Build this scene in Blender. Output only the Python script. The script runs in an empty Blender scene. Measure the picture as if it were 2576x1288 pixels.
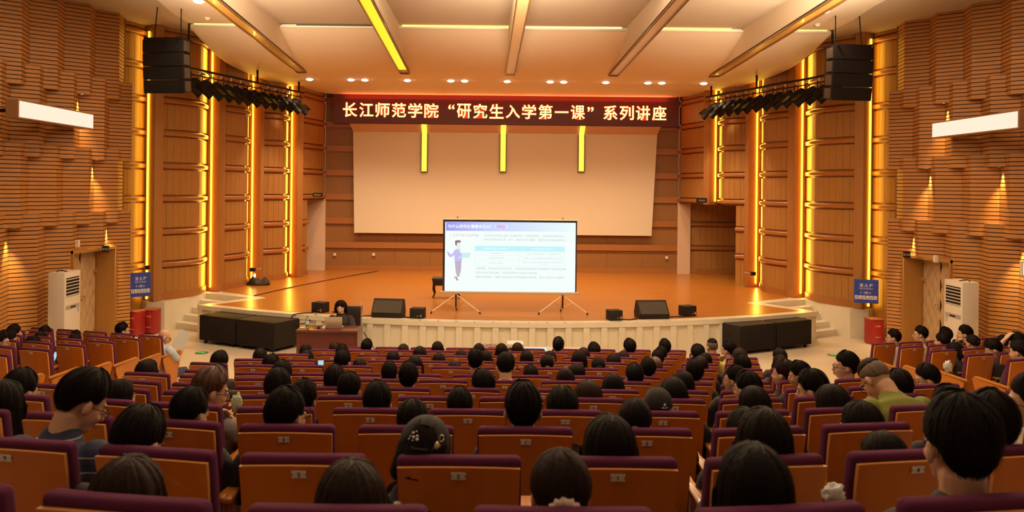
import bpy, bmesh, math, random
from mathutils import Vector, Matrix, noise
random.seed(7)
SC = bpy.context.scene
COL = SC.collection
R = math.radians
# ---------------------------------------------------------------- camera
# hall frame: X right, Y towards the stage, Z up, camera at the origin of X and Y
F, VX, HY, CZ, RS = 2100.0, 1218.0, 469.3, 3.5, 0.0105
cd = bpy.data.cameras.new('camera'); cam = bpy.data.objects.new('camera', cd); COL.objects.link(cam)
cd.sensor_width = 36; cd.lens = F / 2576 * 36
cd.shift_x = (1288 - VX) / 2576; cd.shift_y = -(644 - HY) / 2576
cam.rotation_mode = 'QUATERNION'
cam.location = (0, 0, CZ)
cam.rotation_quaternion = (Matrix.Rotation(R(90), 4, 'X') @ Matrix.Rotation(RS, 4, 'Z')).to_quaternion()
cd.clip_end = 100
cd.dof.use_dof = True; cd.dof.focus_distance = 17.0; cd.dof.aperture_fstop = 4.5
SC.camera = cam
# ---------------------------------------------------------------- world, view
w = bpy.data.worlds.new('world'); SC.world = w; w.use_nodes = True
bg = w.node_tree.nodes['Background']; bg.inputs[0].default_value = (1.0, 0.66, 0.38, 1); bg.inputs[1].default_value = 0.17
SC.view_settings.view_transform = 'Standard'; SC.view_settings.look = 'None'
SC.view_settings.exposure = 0.0; SC.view_settings.gamma = 1.0; SC.view_settings.use_curve_mapping = False
SC.cycles.use_denoising = True
SC.cycles.max_bounces = 6; SC.cycles.diffuse_bounces = 3; SC.cycles.glossy_bounces = 3; SC.cycles.transmission_bounces = 4
SC.cycles.caustics_reflective = False; SC.cycles.caustics_refractive = False
SC.cycles.sample_clamp_indirect = 4.0
WARM = (1.0, 0.75, 0.48)
def lamp(kind, name, loc, energy, color=WARM, parent=None, rot=None, **kw):
    l = bpy.data.lights.new(name, kind); l.energy = energy; l.color = color
    for k, v in kw.items(): setattr(l, k, v)
    o = bpy.data.objects.new(name, l); COL.objects.link(o)
    o.location = loc
    if rot: o.rotation_euler = rot
    if parent: o.parent = parent
    return o
# added fixtureless fill lights over the audience, out of the picture above the camera
HALL = [(x, y) for y in (1.0, 5.0, 9.0, 13.0) for x in (-4.6, -1.2, 2.4, 5.8)]
for x, y in HALL:
    lamp('POINT', 'hall_fill_light', (x, y, 7.5), {1.0: 42, 5.0: 95, 9.0: 190, 13.0: 310}[y], shadow_soft_size=.25)
# added unseen fill lights without fixtures, out of the picture, to brighten the canopy
for x in (-4.5, 0.6, 5.7):
    lamp('AREA', 'canopy_fill_light', (x, 11.0, 5.4), 330, rot=(R(124), 0, 0), shape='RECTANGLE', size=1.6, size_y=.3, spread=R(58))
def pm(p, m=1.16): return (m - p[0],) + tuple(p[1:])      # mirror about the hall's axis x = 0.58
def at(px, py, Y):
    """point of the hall seen at photo pixel (px, py) at distance Y"""
    x, y = px - VX, py - HY
    return Vector(((x + RS * y) * Y / F, Y, CZ - (y - RS * x) * Y / F))
# ---------------------------------------------------------------- materials
MATS = {}
def srgb(r, g, b):
    f = lambda c: (c / 255 / 12.92) if c / 255 <= .04045 else ((c / 255 + .055) / 1.055) ** 2.4
    return (f(r), f(g), f(b))
def mat(name, col, rough=.6, metal=0, emit=None, es=0, noise_amt=0, nscale=8, stretch=(1, 1, 1), bump=0, bscale=None, spec=.5, coat=0, trans=0, alpha=1, sheen=0, col2=None):
    if name in MATS: return MATS[name]
    m = bpy.data.materials.new(name); m.use_nodes = True
    nt = m.node_tree; b = nt.nodes['Principled BSDF']
    b.inputs['Base Color'].default_value = (*col, 1); b.inputs['Roughness'].default_value = rough
    b.inputs['Metallic'].default_value = metal; b.inputs['Specular IOR Level'].default_value = spec
    b.inputs['Coat Weight'].default_value = coat; b.inputs['Transmission Weight'].default_value = trans
    b.inputs['Sheen Weight'].default_value = sheen
    if emit: b.inputs['Emission Color'].default_value = (*emit, 1); b.inputs['Emission Strength'].default_value = es
    if noise_amt or bump:
        tc = nt.nodes.new('ShaderNodeTexCoord'); mp = nt.nodes.new('ShaderNodeMapping'); mp.inputs['Scale'].default_value = stretch
        nt.links.new(tc.outputs['Object'], mp.inputs[0])
        nz = nt.nodes.new('ShaderNodeTexNoise'); nz.inputs['Scale'].default_value = nscale; nz.inputs['Detail'].default_value = 4
        nt.links.new(mp.outputs[0], nz.inputs[0])
    if noise_amt:
        cr = nt.nodes.new('ShaderNodeMix'); cr.data_type = 'RGBA'
        c2 = col2 or tuple(c * (1 - noise_amt) for c in col)
        cr.inputs[6].default_value = (*[min(1, c * (1 + noise_amt * .5)) for c in col], 1); cr.inputs[7].default_value = (*c2, 1)
        nt.links.new(nz.outputs[0], cr.inputs[0]); nt.links.new(cr.outputs[2], b.inputs['Base Color'])
    if bump:
        bp = nt.nodes.new('ShaderNodeBump'); bp.inputs['Strength'].default_value = bump; bp.inputs['Distance'].default_value = .01
        n2 = nz
        if bscale:
            n2 = nt.nodes.new('ShaderNodeTexNoise'); n2.inputs['Scale'].default_value = bscale; nt.links.new(mp.outputs[0], n2.inputs[0])
        nt.links.new(n2.outputs[0], bp.inputs['Height']); nt.links.new(bp.outputs[0], b.inputs['Normal'])
    MATS[name] = m; return m
def emi(name, col, s):
    if name in MATS: return MATS[name]
    m = bpy.data.materials.new(name); m.use_nodes = True; nt = m.node_tree; nt.nodes.clear()
    e = nt.nodes.new('ShaderNodeEmission'); e.inputs[0].default_value = (*col, 1); e.inputs[1].default_value = s
    o = nt.nodes.new('ShaderNodeOutputMaterial'); nt.links.new(e.outputs[0], o.inputs[0]); MATS[name] = m; return m
WOOD_SLAT = mat('slat wood', (.50, .225, .062), .5, noise_amt=.2, nscale=3, stretch=(1, 1, 12))
WOOD_BACK = mat('groove wood', (.12, .04, .01), .8)
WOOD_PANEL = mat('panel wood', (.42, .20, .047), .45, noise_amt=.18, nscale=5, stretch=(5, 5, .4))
WOOD_BAND = mat('band wood', (.40, .15, .035), .4, noise_amt=.2, nscale=6, stretch=(1, 1, 8))
WOOD_PIL = mat('pilaster wood', (.42, .19, .05), .5, noise_amt=.15, nscale=4, stretch=(6, 6, .4))
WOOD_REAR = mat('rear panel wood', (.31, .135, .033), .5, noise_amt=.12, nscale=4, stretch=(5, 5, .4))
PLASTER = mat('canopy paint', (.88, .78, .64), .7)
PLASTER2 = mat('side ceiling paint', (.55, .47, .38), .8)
MARBLE = mat('cream marble', (.80, .72, .56), .35, noise_amt=.12, nscale=3, bump=.02)
FLOORT = mat('hall floor tiles', (.70, .60, .46), .42, noise_amt=.1, nscale=1.2)
CARPET = mat('terrace floor', (.42, .30, .2), .5, noise_amt=.2, nscale=3)
SHELL = mat('orange seat shell', (.62, .175, .010), .32, noise_amt=.28, nscale=2.2, stretch=(6, 1, .6), coat=.12)
SHELLEDGE = mat('pale plywood edge', (.62, .27, .07), .35)
PURPLE = mat('purple seat fabric', (.098, .018, .055), .95, noise_amt=.2, nscale=180, bump=.15, spec=.15)
STEEL = mat('brushed plate metal', (.72, .66, .60), .4)
INK = mat('engraved ink', (.02, .012, .01), .6)
BLACK = mat('black cabinet paint', (.013, .008, .006), .6, noise_amt=.2, nscale=60, spec=.25)
BLACKM = mat('black metal', (.012, .008, .007), .55, spec=.2)
GRILLE = mat('black speaker grille', (.012, .008, .007), .8, noise_amt=.4, nscale=220, bump=.3, spec=.2)
CHROME = mat('chrome', (.75, .72, .68), .2, metal=1)
WHITEPL = mat('ivory plastic', (.82, .74, .62), .4)
REDPL = mat('red painted metal', (.33, .018, .016), .4)
BLUE = mat('blue sign', (.03, .06, .42), .45)
WHITEP = mat('white print', (.8, .8, .78), .6)
DKWOOD = mat('dark mahogany', (.11, .022, .014), .35, noise_amt=.3, nscale=5, stretch=(.5, 6, 6), coat=.3)
PAPER = mat('white paper', (.8, .78, .74), .8)
RUBBER = mat('black rubber', (.01, .008, .008), .7)
SKIN = mat('skin', (.62, .36, .23), .5, noise_amt=.08, nscale=20)
LIP = mat('lips', (.42, .12, .09), .5)
EYEW = mat('eye white', (.7, .66, .6), .3)
HAIRB = mat('black hair', (.0085, .0045, .004), .68, noise_amt=.5, nscale=60, bump=.25, spec=.1)
HAIRN = mat('brown hair', (.020, .0075, .005), .66, noise_amt=.5, nscale=60, bump=.25, spec=.12)
HAIRR = mat('reddish brown hair', (.10, .026, .010), .5, noise_amt=.5, nscale=60, bump=.25)
STUBBLE = mat('shaved hair stubble', (.11, .065, .045), .7, noise_amt=.3, nscale=200)
CLOTH = {
 'black': mat('black cotton', (.018, .013, .014), .85), 'white': mat('white cotton', (.78, .74, .66), .85, noise_amt=.08, nscale=9, bump=.1),
 'grey': mat('grey cotton', (.22, .19, .17), .85, bump=.1, nscale=9), 'navy': mat('navy cotton', (.02, .025, .075), .85),
 'olive': mat('olive green polo cotton', (.17, .18, .02), .85, noise_amt=.12, nscale=9, bump=.15), 'lightblue': mat('pale blue shirt', (.50, .60, .74), .8, bump=.1, nscale=9),
 'cream': mat('cream cotton', (.70, .60, .42), .85, bump=.1, nscale=9), 'yellow': mat('yellow patterned cotton', (.62, .5, .1), .85, noise_amt=.5, nscale=30),
 'denim': mat('denim', (.04, .05, .09), .85, noise_amt=.2, nscale=80), 'dkgrey': mat('dark grey cotton', (.06, .05, .05), .85)}
def stripe_mat():
    m = bpy.data.materials.new('navy striped knit'); m.use_nodes = True; nt = m.node_tree; b = nt.nodes['Principled BSDF']; b.inputs['Roughness'].default_value = .9
    tc = nt.nodes.new('ShaderNodeTexCoord'); sx = nt.nodes.new('ShaderNodeSeparateXYZ'); nt.links.new(tc.outputs['Object'], sx.inputs[0])
    a = nt.nodes.new('ShaderNodeMath'); a.operation = 'MULTIPLY'; a.inputs[1].default_value = 1 / .052; nt.links.new(sx.outputs[2], a.inputs[0])
    f = nt.nodes.new('ShaderNodeMath'); f.operation = 'FRACT'; nt.links.new(a.outputs[0], f.inputs[0])
    r = nt.nodes.new('ShaderNodeValToRGB'); r.color_ramp.interpolation = 'CONSTANT'
    e = r.color_ramp.elements; e[0].position = 0; e[0].color = (.022, .028, .07, 1); e[1].position = .80; e[1].color = (.34, .33, .30, 1)
    x = e.new(.89); x.color = (.022, .028, .07, 1); x = e.new(.4); x.color = (.03, .042, .085, 1)
    nt.links.new(f.outputs[0], r.inputs[0]); nt.links.new(r.outputs[0], b.inputs['Base Color']); return m
CLOTH['stripe'] = stripe_mat()
def wood_floor():
    m = bpy.data.materials.new('stage boards'); m.use_nodes = True; nt = m.node_tree; b = nt.nodes['Principled BSDF']
    b.inputs['Roughness'].default_value = .28; b.inputs['Specular IOR Level'].default_value = .45
    tc = nt.nodes.new('ShaderNodeTexCoord'); br = nt.nodes.new('ShaderNodeTexBrick'); br.inputs['Scale'].default_value = 1
    br.inputs['Brick Width'].default_value = 1.8; br.inputs['Row Height'].default_value = .12; br.inputs['Mortar Size'].default_value = .002
    br.inputs['Color1'].default_value = (.50, .185, .025, 1); br.inputs['Color2'].default_value = (.45, .165, .021, 1); br.inputs['Mortar'].default_value = (.25, .08, .012, 1)
    nt.links.new(tc.outputs['Object'], br.inputs[0]); nt.links.new(br.outputs[0], b.inputs['Base Color']); return m
STAGEWOOD = wood_floor()
# ---------------------------------------------------------------- mesh helpers
def addobj(name, data, parent=None):
    o = bpy.data.objects.new(name, data); COL.objects.link(o)
    if parent: o.parent = parent
    return o
def tag(o, label=None, cat=None, group=None, kind=None):
    if label: o['label'] = label
    if cat: o['category'] = cat
    if group: o['group'] = group
    if kind: o['kind'] = kind
    return o
def thing(name, label, cat, loc=(0, 0, 0), rz=0, group=None):
    o = bpy.data.objects.new(name, None); COL.objects.link(o); o.location = loc; o.rotation_euler = (0, 0, rz)
    return tag(o, label, cat, group)
class MB:
    def __init__(s): s.v = []; s.f = []; s.m = []; s.cur = 0
    def mi(s, i): s.cur = i; return s
    def add(s, vs, fs, M=None):
        o = len(s.v)
        s.v += [tuple(M @ Vector(p)) for p in vs] if M is not None else [tuple(p) for p in vs]
        for f in fs: s.f.append([i + o for i in f]); s.m.append(s.cur)
        return s
    def box(s, x0, x1, y0, y1, z0, z1, M=None):
        return s.add([(x0, y0, z0), (x1, y0, z0), (x1, y1, z0), (x0, y1, z0), (x0, y0, z1), (x1, y0, z1), (x1, y1, z1), (x0, y1, z1)],
                     [(0, 3, 2, 1), (4, 5, 6, 7), (0, 1, 5, 4), (1, 2, 6, 5), (2, 3, 7, 6), (3, 0, 4, 7)], M)
    def rbox(s, x0, x1, y0, y1, z0, z1, r=.01, M=None, seg=2):
        b = bmesh.new(); bmesh.ops.create_cube(b, size=1)
        for v in b.verts: v.co = Vector(((x0 + x1) / 2 + v.co.x * (x1 - x0), (y0 + y1) / 2 + v.co.y * (y1 - y0), (z0 + z1) / 2 + v.co.z * (z1 - z0)))
        bmesh.ops.bevel(b, geom=b.edges[:], offset=r, segments=seg, affect='EDGES', profile=.5)
        return s.bm(b, M)
    def bm(s, b, M=None):
        b.verts.ensure_lookup_table(); b.verts.index_update()
        s.add([v.co[:] for v in b.verts], [[v.index for v in f.verts] for f in b.faces], M); b.free(); return s
    def prism(s, poly, z0, z1, M=None):
        n = len(poly)
        return s.add([(p[0], p[1], z0) for p in poly] + [(p[0], p[1], z1) for p in poly],
                     [list(range(n))[::-1], list(range(n, 2 * n))] + [(i, (i + 1) % n, (i + 1) % n + n, i + n) for i in range(n)], M)
    def loft(s, pts, rad, n=12, cap=True, M=None, up=(0, 0, 1)):
        """closed tube through pts; rad: r or (rx, ry)"""
        pts = [Vector(p) for p in pts]; k = len(pts)
        rad = [(r, r) if not isinstance(r, (tuple, list)) else r for r in rad]
        if cap:   # rounded ends
            a, b = (pts[0] - pts[1]).normalized(), (pts[-1] - pts[-2]).normalized()
            r0, r1 = min(rad[0]), min(rad[-1])
            pts = [pts[0] + a * r0 * .95, pts[0] + a * r0 * .7] + pts + [pts[-1] + b * r1 * .7, pts[-1] + b * r1 * .95]
            sc = lambda r, q: (r[0] * q, r[1] * q)
            rad = [sc(rad[0], .3), sc(rad[0], .72)] + rad + [sc(rad[-1], .72), sc(rad[-1], .3)]; k += 4
        vs = []; ref = Vector(up)
        for i, p in enumerate(pts):
            t = (pts[min(i + 1, k - 1)] - pts[max(i - 1, 0)]).normalized()
            x = t.cross(ref)
            if x.length < .15: x = t.cross(Vector((0, 1, 0)))
            x.normalize(); y = t.cross(x).normalized()
            for j in range(n):
                a = 2 * math.pi * j / n
                vs.append(p + x * math.cos(a) * rad[i][0] + y * math.sin(a) * rad[i][1])
        fs = [(i * n + j, i * n + (j + 1) % n, (i + 1) * n + (j + 1) % n, (i + 1) * n + j) for i in range(k - 1) for j in range(n)]
        fs += [list(range(n))[::-1], [(k - 1) * n + j for j in range(n)]]
        return s.add(vs, fs, M)
    def tube(s, pts, r, n=8, M=None): return s.loft(pts, [r] * len(pts), n, False, M)
    def cyl(s, p0, p1, r, n=16, M=None, r1=None): return s.loft([p0, p1], [r, r1 or r], n, False, M)
    def ball(s, c, r, n=16, M=None):
        r = (r, r, r) if not isinstance(r, (tuple, list)) else r; m = n // 2; vs = [(c[0], c[1], c[2] + r[2])]
        for i in range(1, m):
            t = math.pi * i / m
            for j in range(n):
                a = 2 * math.pi * j / n; vs.append((c[0] + r[0] * math.sin(t) * math.cos(a), c[1] + r[1] * math.sin(t) * math.sin(a), c[2] + r[2] * math.cos(t)))
        vs.append((c[0], c[1], c[2] - r[2])); L = len(vs) - 1
        fs = [(0, 1 + j, 1 + (j + 1) % n) for j in range(n)]
        fs += [(1 + (i) * n + j, 1 + (i + 1) * n + j, 1 + (i + 1) * n + (j + 1) % n, 1 + i * n + (j + 1) % n) for i in range(m - 2) for j in range(n)]
        fs += [(L, 1 + (m - 2) * n + (j + 1) % n, 1 + (m - 2) * n + j) for j in range(n)]
        return s.add(vs, fs, M)
    def lathe(s, prof, n=20, M=None):
        vs = [(r * math.cos(2 * math.pi * j / n), r * math.sin(2 * math.pi * j / n), z) for r, z in prof for j in range(n)]; k = len(prof)
        fs = [(i * n + j, i * n + (j + 1) % n, (i + 1) * n + (j + 1) % n, (i + 1) * n + j) for i in range(k - 1) for j in range(n)]
        fs += [list(range(n))[::-1], [(k - 1) * n + j for j in range(n)]]
        return s.add(vs, fs, M)
    def extr(s, prof, path, closed=True, M=None):
        """profile [(out, z)] swept along a plan path [(x, y)]; out is to the left of the path"""
        vs = []; k = len(path); n = len(prof)
        for i in range(k):
            a, b = Vector(path[max(i - 1, 0)]), Vector(path[min(i + 1, k - 1)]); t = (b - a).normalized(); nn = Vector((-t.y, t.x))
            for o, z in prof: vs.append((path[i][0] + nn.x * o, path[i][1] + nn.y * o, z))
        rng = n if closed else n - 1
        fs = [(i * n + j, (i + 1) * n + j, (i + 1) * n + (j + 1) % n, i * n + (j + 1) % n) for i in range(k - 1) for j in range(rng)]
        if closed: fs += [list(range(n)), [(k - 1) * n + j for j in range(n)][::-1]]
        return s.add(vs, fs, M)
    def mesh(s, name, mats, smooth=False):
        me = bpy.data.meshes.new(name); me.from_pydata(s.v, [], s.f)
        for m in (mats if isinstance(mats, (list, tuple)) else [mats]): me.materials.append(m)
        me.polygons.foreach_set('material_index', s.m)
        b = bmesh.new(); b.from_mesh(me); bmesh.ops.recalc_face_normals(b, faces=b.faces[:]); b.to_mesh(me); b.free()
        if smooth is True: me.polygons.foreach_set('use_smooth', [True] * len(me.polygons))
        elif smooth: me.polygons.foreach_set('use_smooth', [True] * len(me.polygons)); me.set_sharp_from_angle(angle=R(smooth))
        me.update(); return me
    def build(s, name, mats, parent=None, smooth=False): return addobj(name, s.mesh(name, mats, smooth), parent)
def struct(name, mb, m, parent=None, smooth=False, label=None):
    o = mb.build(name, m, parent, smooth)
    if not parent: tag(o, label, None, None, 'structure')
    return o
def T(x, y, z, rz=0, rx=0, ry=0, s=1): return Matrix.Translation((x, y, z)) @ Matrix.Rotation(rz, 4, 'Z') @ Matrix.Rotation(ry, 4, 'Y') @ Matrix.Rotation(rx, 4, 'X') @ Matrix.Scale(s, 4)
_tc = {}
def text_mesh(body, size=1.0, offset=0, extr=0.002):
    """text as (verts, faces, width, height), centred in x, in the XY plane"""
    k = (body, offset, extr)
    if k not in _tc:
        cu = bpy.data.curves.new('t', 'FONT'); cu.body = body; cu.size = 1; cu.offset = offset; cu.extrude = extr; cu.resolution_u = 3
        o = bpy.data.objects.new('t', cu); COL.objects.link(o)
        dg = bpy.context.evaluated_depsgraph_get(); dg.update()
        me = bpy.data.meshes.new_from_object(o.evaluated_get(dg))
        vs = [v.co.copy() for v in me.vertices]; fs = [list(p.vertices) for p in me.polygons]
        bpy.data.objects.remove(o); bpy.data.curves.remove(cu); bpy.data.meshes.remove(me)
        xs = [v.x for v in vs] or [0]; ys = [v.y for v in vs] or [0]
        _tc[k] = (vs, fs, min(xs), max(xs), min(ys), max(ys))
    return _tc[k]
def put_text(mb, body, x, y, w=None, h=None, offset=0, ez=.002, M=None, align='c'):
    """text fitted to width w and/or height h with its centre (or left end) at x, y"""
    vs, fs, x0, x1, y0, y1 = text_mesh(body, 1, offset, ez)
    sx = (w / (x1 - x0)) if w else None; sy = (h / (y1 - y0)) if h else None
    sx = sx or sy; sy = sy or sx
    cx = (x0 + x1) / 2 if align == 'c' else x0; cy = (y0 + y1) / 2
    mb.add([((v.x - cx) * sx + x, (v.y - cy) * sy + y, v.z) for v in vs], fs, M)
def copy_tree(o, parent=None, n=0):
    c = o.copy(); COL.objects.link(c); c.parent = parent
    for ch in list(KIDS.get(o.name, [])) if KIDS is not None else []:
        copy_tree(ch, c, n + 1)
    return c
KIDS = {}
def kids_of(root):
    for ch in root.children: KIDS.setdefault(root.name, []).append(ch); kids_of(ch)
ORD = ['zeroth', 'first', 'second', 'third', 'fourth', 'fifth', 'sixth', 'seventh', 'eighth', 'ninth', 'tenth', 'eleventh', 'twelfth', 'thirteenth', 'fourteenth', 'fifteenth', 'sixteenth', 'seventeenth', 'eighteenth', 'nineteenth', 'twentieth', 'twenty-first', 'twenty-second', 'twenty-third', 'twenty-fourth']
# ================================================================ THE HALL
FARP, NEARP = 27.5, 18.2
# floor of the hall and the raked terraces
ROWY = [13.19, 12.26, 11.33, 10.40, 9.47, 8.54, 7.61, 6.68, 5.75, 4.82, 3.89, 2.96, 2.03]        # row 1 (by the stage) .. row 13
DROP = [2.556, 2.42, 2.30, 2.18, 2.05, 1.93, 1.768, 1.619, 1.454, 1.292, 1.125, .963, .79]
ROWZ = [2.556 - d for d in DROP]
SH = .944
mb = MB(); mb.box(-10.6, 11.8, 13.5, 20.5, -.2, 0)
struct('floor', mb, FLOORT, label='pale cream tiled floor in front of the stage')
mb = MB()
for k in range(1, 13):   # centre terraces
    y1 = ROWY[k] + .62; y0 = y1 - .93
    mb.box(-4.35, 5.5, y0 - (3 if k == 12 else 0), y1, -.2, ROWZ[k])
struct('floor.001', mb, CARPET, label='stepped floor under the centre block of seats')
mb = MB()
for s in (0, 1):       # aisle ramps
    for k in range(1, 13):
        y1 = ROWY[k] + .62; y0 = y1 - .93; z = ROWZ[k] - .03
        x0, x1 = (-5.6, -4.35)
        if s: x0, x1 = 5.5, 6.76
        mb.box(x0, x1, y0 - (3 if k == 12 else 0), y1, -.2, z)
struct('floor.002', mb, FLOORT, label='cream stepped aisles beside the centre block of seats')
mb = MB()
WR = R(16)
def wing_y(k): return 14.0 - .9 * k
for s in (0, 1):
    for k in range(1, 8):
        z = .12 * k; e = Vector((-5.6, wing_y(k) + .55)); d = Vector((-math.cos(WR), math.sin(WR))); nrm = Vector((math.sin(WR), math.cos(WR)))
        poly = [e, e + d * 5, e + d * 5 - nrm * (.93 if k < 7 else 6), e - nrm * (.93 if k < 7 else 6)]
        if s: poly = [pm(p) for p in poly]
        mb.prism(poly, -.2 + .0005 * k, z)
struct('floor.003', mb, CARPET, label='stepped floors under the two side blocks of seats')
# hall ceiling over the audience
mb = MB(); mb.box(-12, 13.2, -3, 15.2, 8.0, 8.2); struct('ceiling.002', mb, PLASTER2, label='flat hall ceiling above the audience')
RING0 = mat('added hall lamp ring', (.7, .6, .5), .4)
for x, y in []:  # no fixtures are built for the added hall fill lights
    tag(MB().lathe([(.27, .0), (.32, .0), (.32, .04), (.27, .04)], 24, T(x, y, 7.95)).build('added_hall_downlight', RING0, None, 40), f'added round lamp ring in the hall ceiling at {round(x, 1)} by {round(y, 1)} metres, out of the picture', 'added hall lamp', 'added hall ceiling lamps')
# side ceilings
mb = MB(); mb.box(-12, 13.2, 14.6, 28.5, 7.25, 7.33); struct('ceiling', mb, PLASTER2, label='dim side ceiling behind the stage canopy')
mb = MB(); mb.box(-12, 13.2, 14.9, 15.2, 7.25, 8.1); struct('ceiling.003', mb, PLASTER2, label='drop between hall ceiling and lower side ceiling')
# canopy ---------------------------------------------------------
BX = [-4.92 * 22.3 / 22.3, -2.15, .66, 3.42, 6.12]
BW = .13
EDGE = [(12, -6.3), (15, -6.5), (16.87, -6.64), (18.3, -6.84), (19.4, -6.87), (20.1, -6.80), (20.7, -6.72), (22, -6.58), (23.2, -6.44), (24.3, -6.28), (25.2, -6.06), (25.9, -5.82), (26.6, -5.49), (27.2, -5.0), (27.5, -4.5)]
def edge_x(y):
    for (y0, x0), (y1, x1) in zip(EDGE, EDGE[1:]):
        if y <= y1: return x0 + (x1 - x0) * (y - y0) / (y1 - y0)
    return EDGE[-1][1]
def smooth(t): t = max(0, min(1, t)); return t * t * (3 - 2 * t)
def far_z(y):
    pts = [(19.4, 7.16), (20.0, 6.96), (20.7, 6.75), (21.4, 6.61), (22.2, 6.54), (24, 6.50), (27.6, 6.46)]
    for (y0, a), (y1, b) in zip(pts, pts[1:]):
        if y <= y1: return a + (b - a) * (y - y0) / (y1 - y0)
    return 6.46
def near_z(y, outer): return 7.205 if outer else 7.26 + .08 * (19.3 - y)
def beam_z(y): return 6.53 + .04 * (22.3 - y)
mb = MB()
segs = [(None, BX[0])] + [(BX[i], BX[i + 1]) for i in range(4)] + [(BX[4], None)]
ys_far = [19.42 + i * (27.5 - 19.42) / 40 for i in range(41)]
ys_near = [12 + i * .45 for i in range(17)]; ys_near[-1] = 19.3
for si, (a, b) in enumerate(segs):
    outer = a is None or b is None
    for ys, zf in ((ys_far, lambda y: far_z(y)), (ys_near, lambda y: near_z(y, outer))):
        rows = []
        for y in ys:
            xa = edge_x(y) if a is None else a; xb = (1.16 - edge_x(y)) if b is None else b
            xb = max(xb, xa + .01) if a is not None else xb
            rows.append([(xa + (xb - xa) * j / 8, y, zf(y)) for j in range(9)])
        vs = [p for r in rows for p in r]; nn = 9
        mb.add(vs, [(i * nn + j, i * nn + j + 1, (i + 1) * nn + j + 1, (i + 1) * nn + j) for i in range(len(rows) - 1) for j in range(8)])
        if outer:      # rounded fascia along the canopy's free edge
            for (p, q) in zip(rows, rows[1:]):
                e = 0 if a is None else 8; s = -1 if a is None else 1
                P, Q = p[e], q[e]
                o = [(0, 0), (.05 * s, .02), (.07 * s, .07), (.07 * s, .28)]
                for (u, v), (u2, v2) in zip(o, o[1:]):
                    mb.add([(P[0] + u, P[1], P[2] + v), (Q[0] + u, Q[1], Q[2] + v), (Q[0] + u2, Q[1], Q[2] + v2), (P[0] + u2, P[1], P[2] + v2)], [(0, 1, 2, 3)])
    xa = -6.87 if a is None else a + .1; xb = 8.03 if b is None else b - .1
    # front lip of the far panel with the light cove above it
    mb.box(xa, xb, 19.42, 19.5, 7.16, 7.2); mb.box(xa, xb, 19.55, 19.6, 7.16, 7.5)
for x in BX:           # sides of the beams
    for sx in (-BW, BW):
        ys = [12 + i * .5 for i in range(22)]; ys[-1] = 22.35
        vs = []
        for y in ys: vs += [(x + sx, y, beam_z(y)), (x + sx, y, 8.0)]
        mb.add(vs, [(2 * i, 2 * i + 2, 2 * i + 3, 2 * i + 1) for i in range(len(ys) - 1)])
struct('ceiling.001', mb, PLASTER, smooth=40, label='big curved cream ceiling canopy reaching down to the stage')
# light troughs in the beams
GOLDF = mat('bronze trough frame', (.30, .17, .08), .3, metal=.7)
AMBER = mat('amber diffuser with added glow', (.55, .27, .07), .25, coat=.5, emit=(.8, .32, .05), es=.18)  # switched-off trough; slight emission in the material stands in for light on it
PALEAM = mat('pale diffuser with added glow', (.62, .38, .18), .3, coat=.5, emit=(.8, .45, .2), es=.22)  # also switched off, brightened by a weak glow of its own
LITY = emi('lit yellow diffuser', (1.0, .62, .03), 1.5)
names = [('leftmost', AMBER, 'unlit amber'), ('second from left', LITY, 'brightly lit yellow'), ('middle', PALEAM, 'unlit pale'), ('fourth from left', PALEAM, 'unlit pale'), ('rightmost', AMBER, 'unlit amber')]
for (pos, m, look), x in zip(names, BX):
    t = thing('ceiling_light_trough', f'{look} light trough in a ceiling beam, {pos} of the five', 'light trough', (x, 22.3, beam_z(22.3)), 0, 'light troughs in the ceiling beams')
    f = MB(); sl = math.atan(.04); Ml = Matrix.Rotation(-sl, 4, 'X'); L = 10.3
    for sx in (-1, 1): f.box(sx * BW - .012 + (-.012 if sx > 0 else .012), sx * BW + .012 + (-.012 if sx > 0 else .012), -L, .06, -.05, .02, Ml)
    f.box(-BW, BW, .0, .06, -.05, .02, Ml)
    f.build('frame', GOLDF, t)
    d = MB(); d.box(-BW + .02, BW - .02, -L, -.45 if m is LITY else -.0, -.012, 0, Ml); d.build('diffuser', m, t)
    if m is LITY: d = MB(); d.box(-BW + .02, BW - .02, -.45, 0, -.012, 0, Ml); tag(d.build('diffuser', AMBER, t), 'unlit amber end of the diffuser')
# cove lamps in the slot
COVE = emi('yellow cove lamp', (1, .62, .12), 2.6); COVEP = emi('pale cove lamp', (1, .72, .35), 1.6); COVED = mat('dark cove back', (.10, .085, .07), .8)
cove = [(-6.8, BX[0] - BW, COVE, 'bright yellow cove light left of the leftmost trough'), (BX[0] + .5, BX[1] - BW, COVED, 'switched-off grey cove slot left of the lit yellow trough'),
        (BX[1] + .2, BX[2] - BW, COVE, 'yellow cove light between the lit yellow trough and the middle trough'), (BX[2] + BW, BX[3] - .25, COVEP, 'faint cove light right of the middle trough'),
        (BX[3] + BW, BX[4] - .4, COVE, 'bright yellow cove light between the fourth and rightmost troughs'), (BX[4] + BW, 7.95, COVE, 'bright yellow cove light right of the rightmost trough')]
for x0, x1, m, lb in cove:
    t = thing('cove_light', lb, 'cove light', (0, 0, 0), 0, 'cove lights across the canopy')
    q = MB(); q.box(x0, x1, 19.46, 19.53, 7.20, 7.262); q.build('lamp', m, t)
    q = MB(); q.box(x0, x1, 19.53, 19.56, 7.19, 7.30); q.build('housing', COVED, t)
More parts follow.
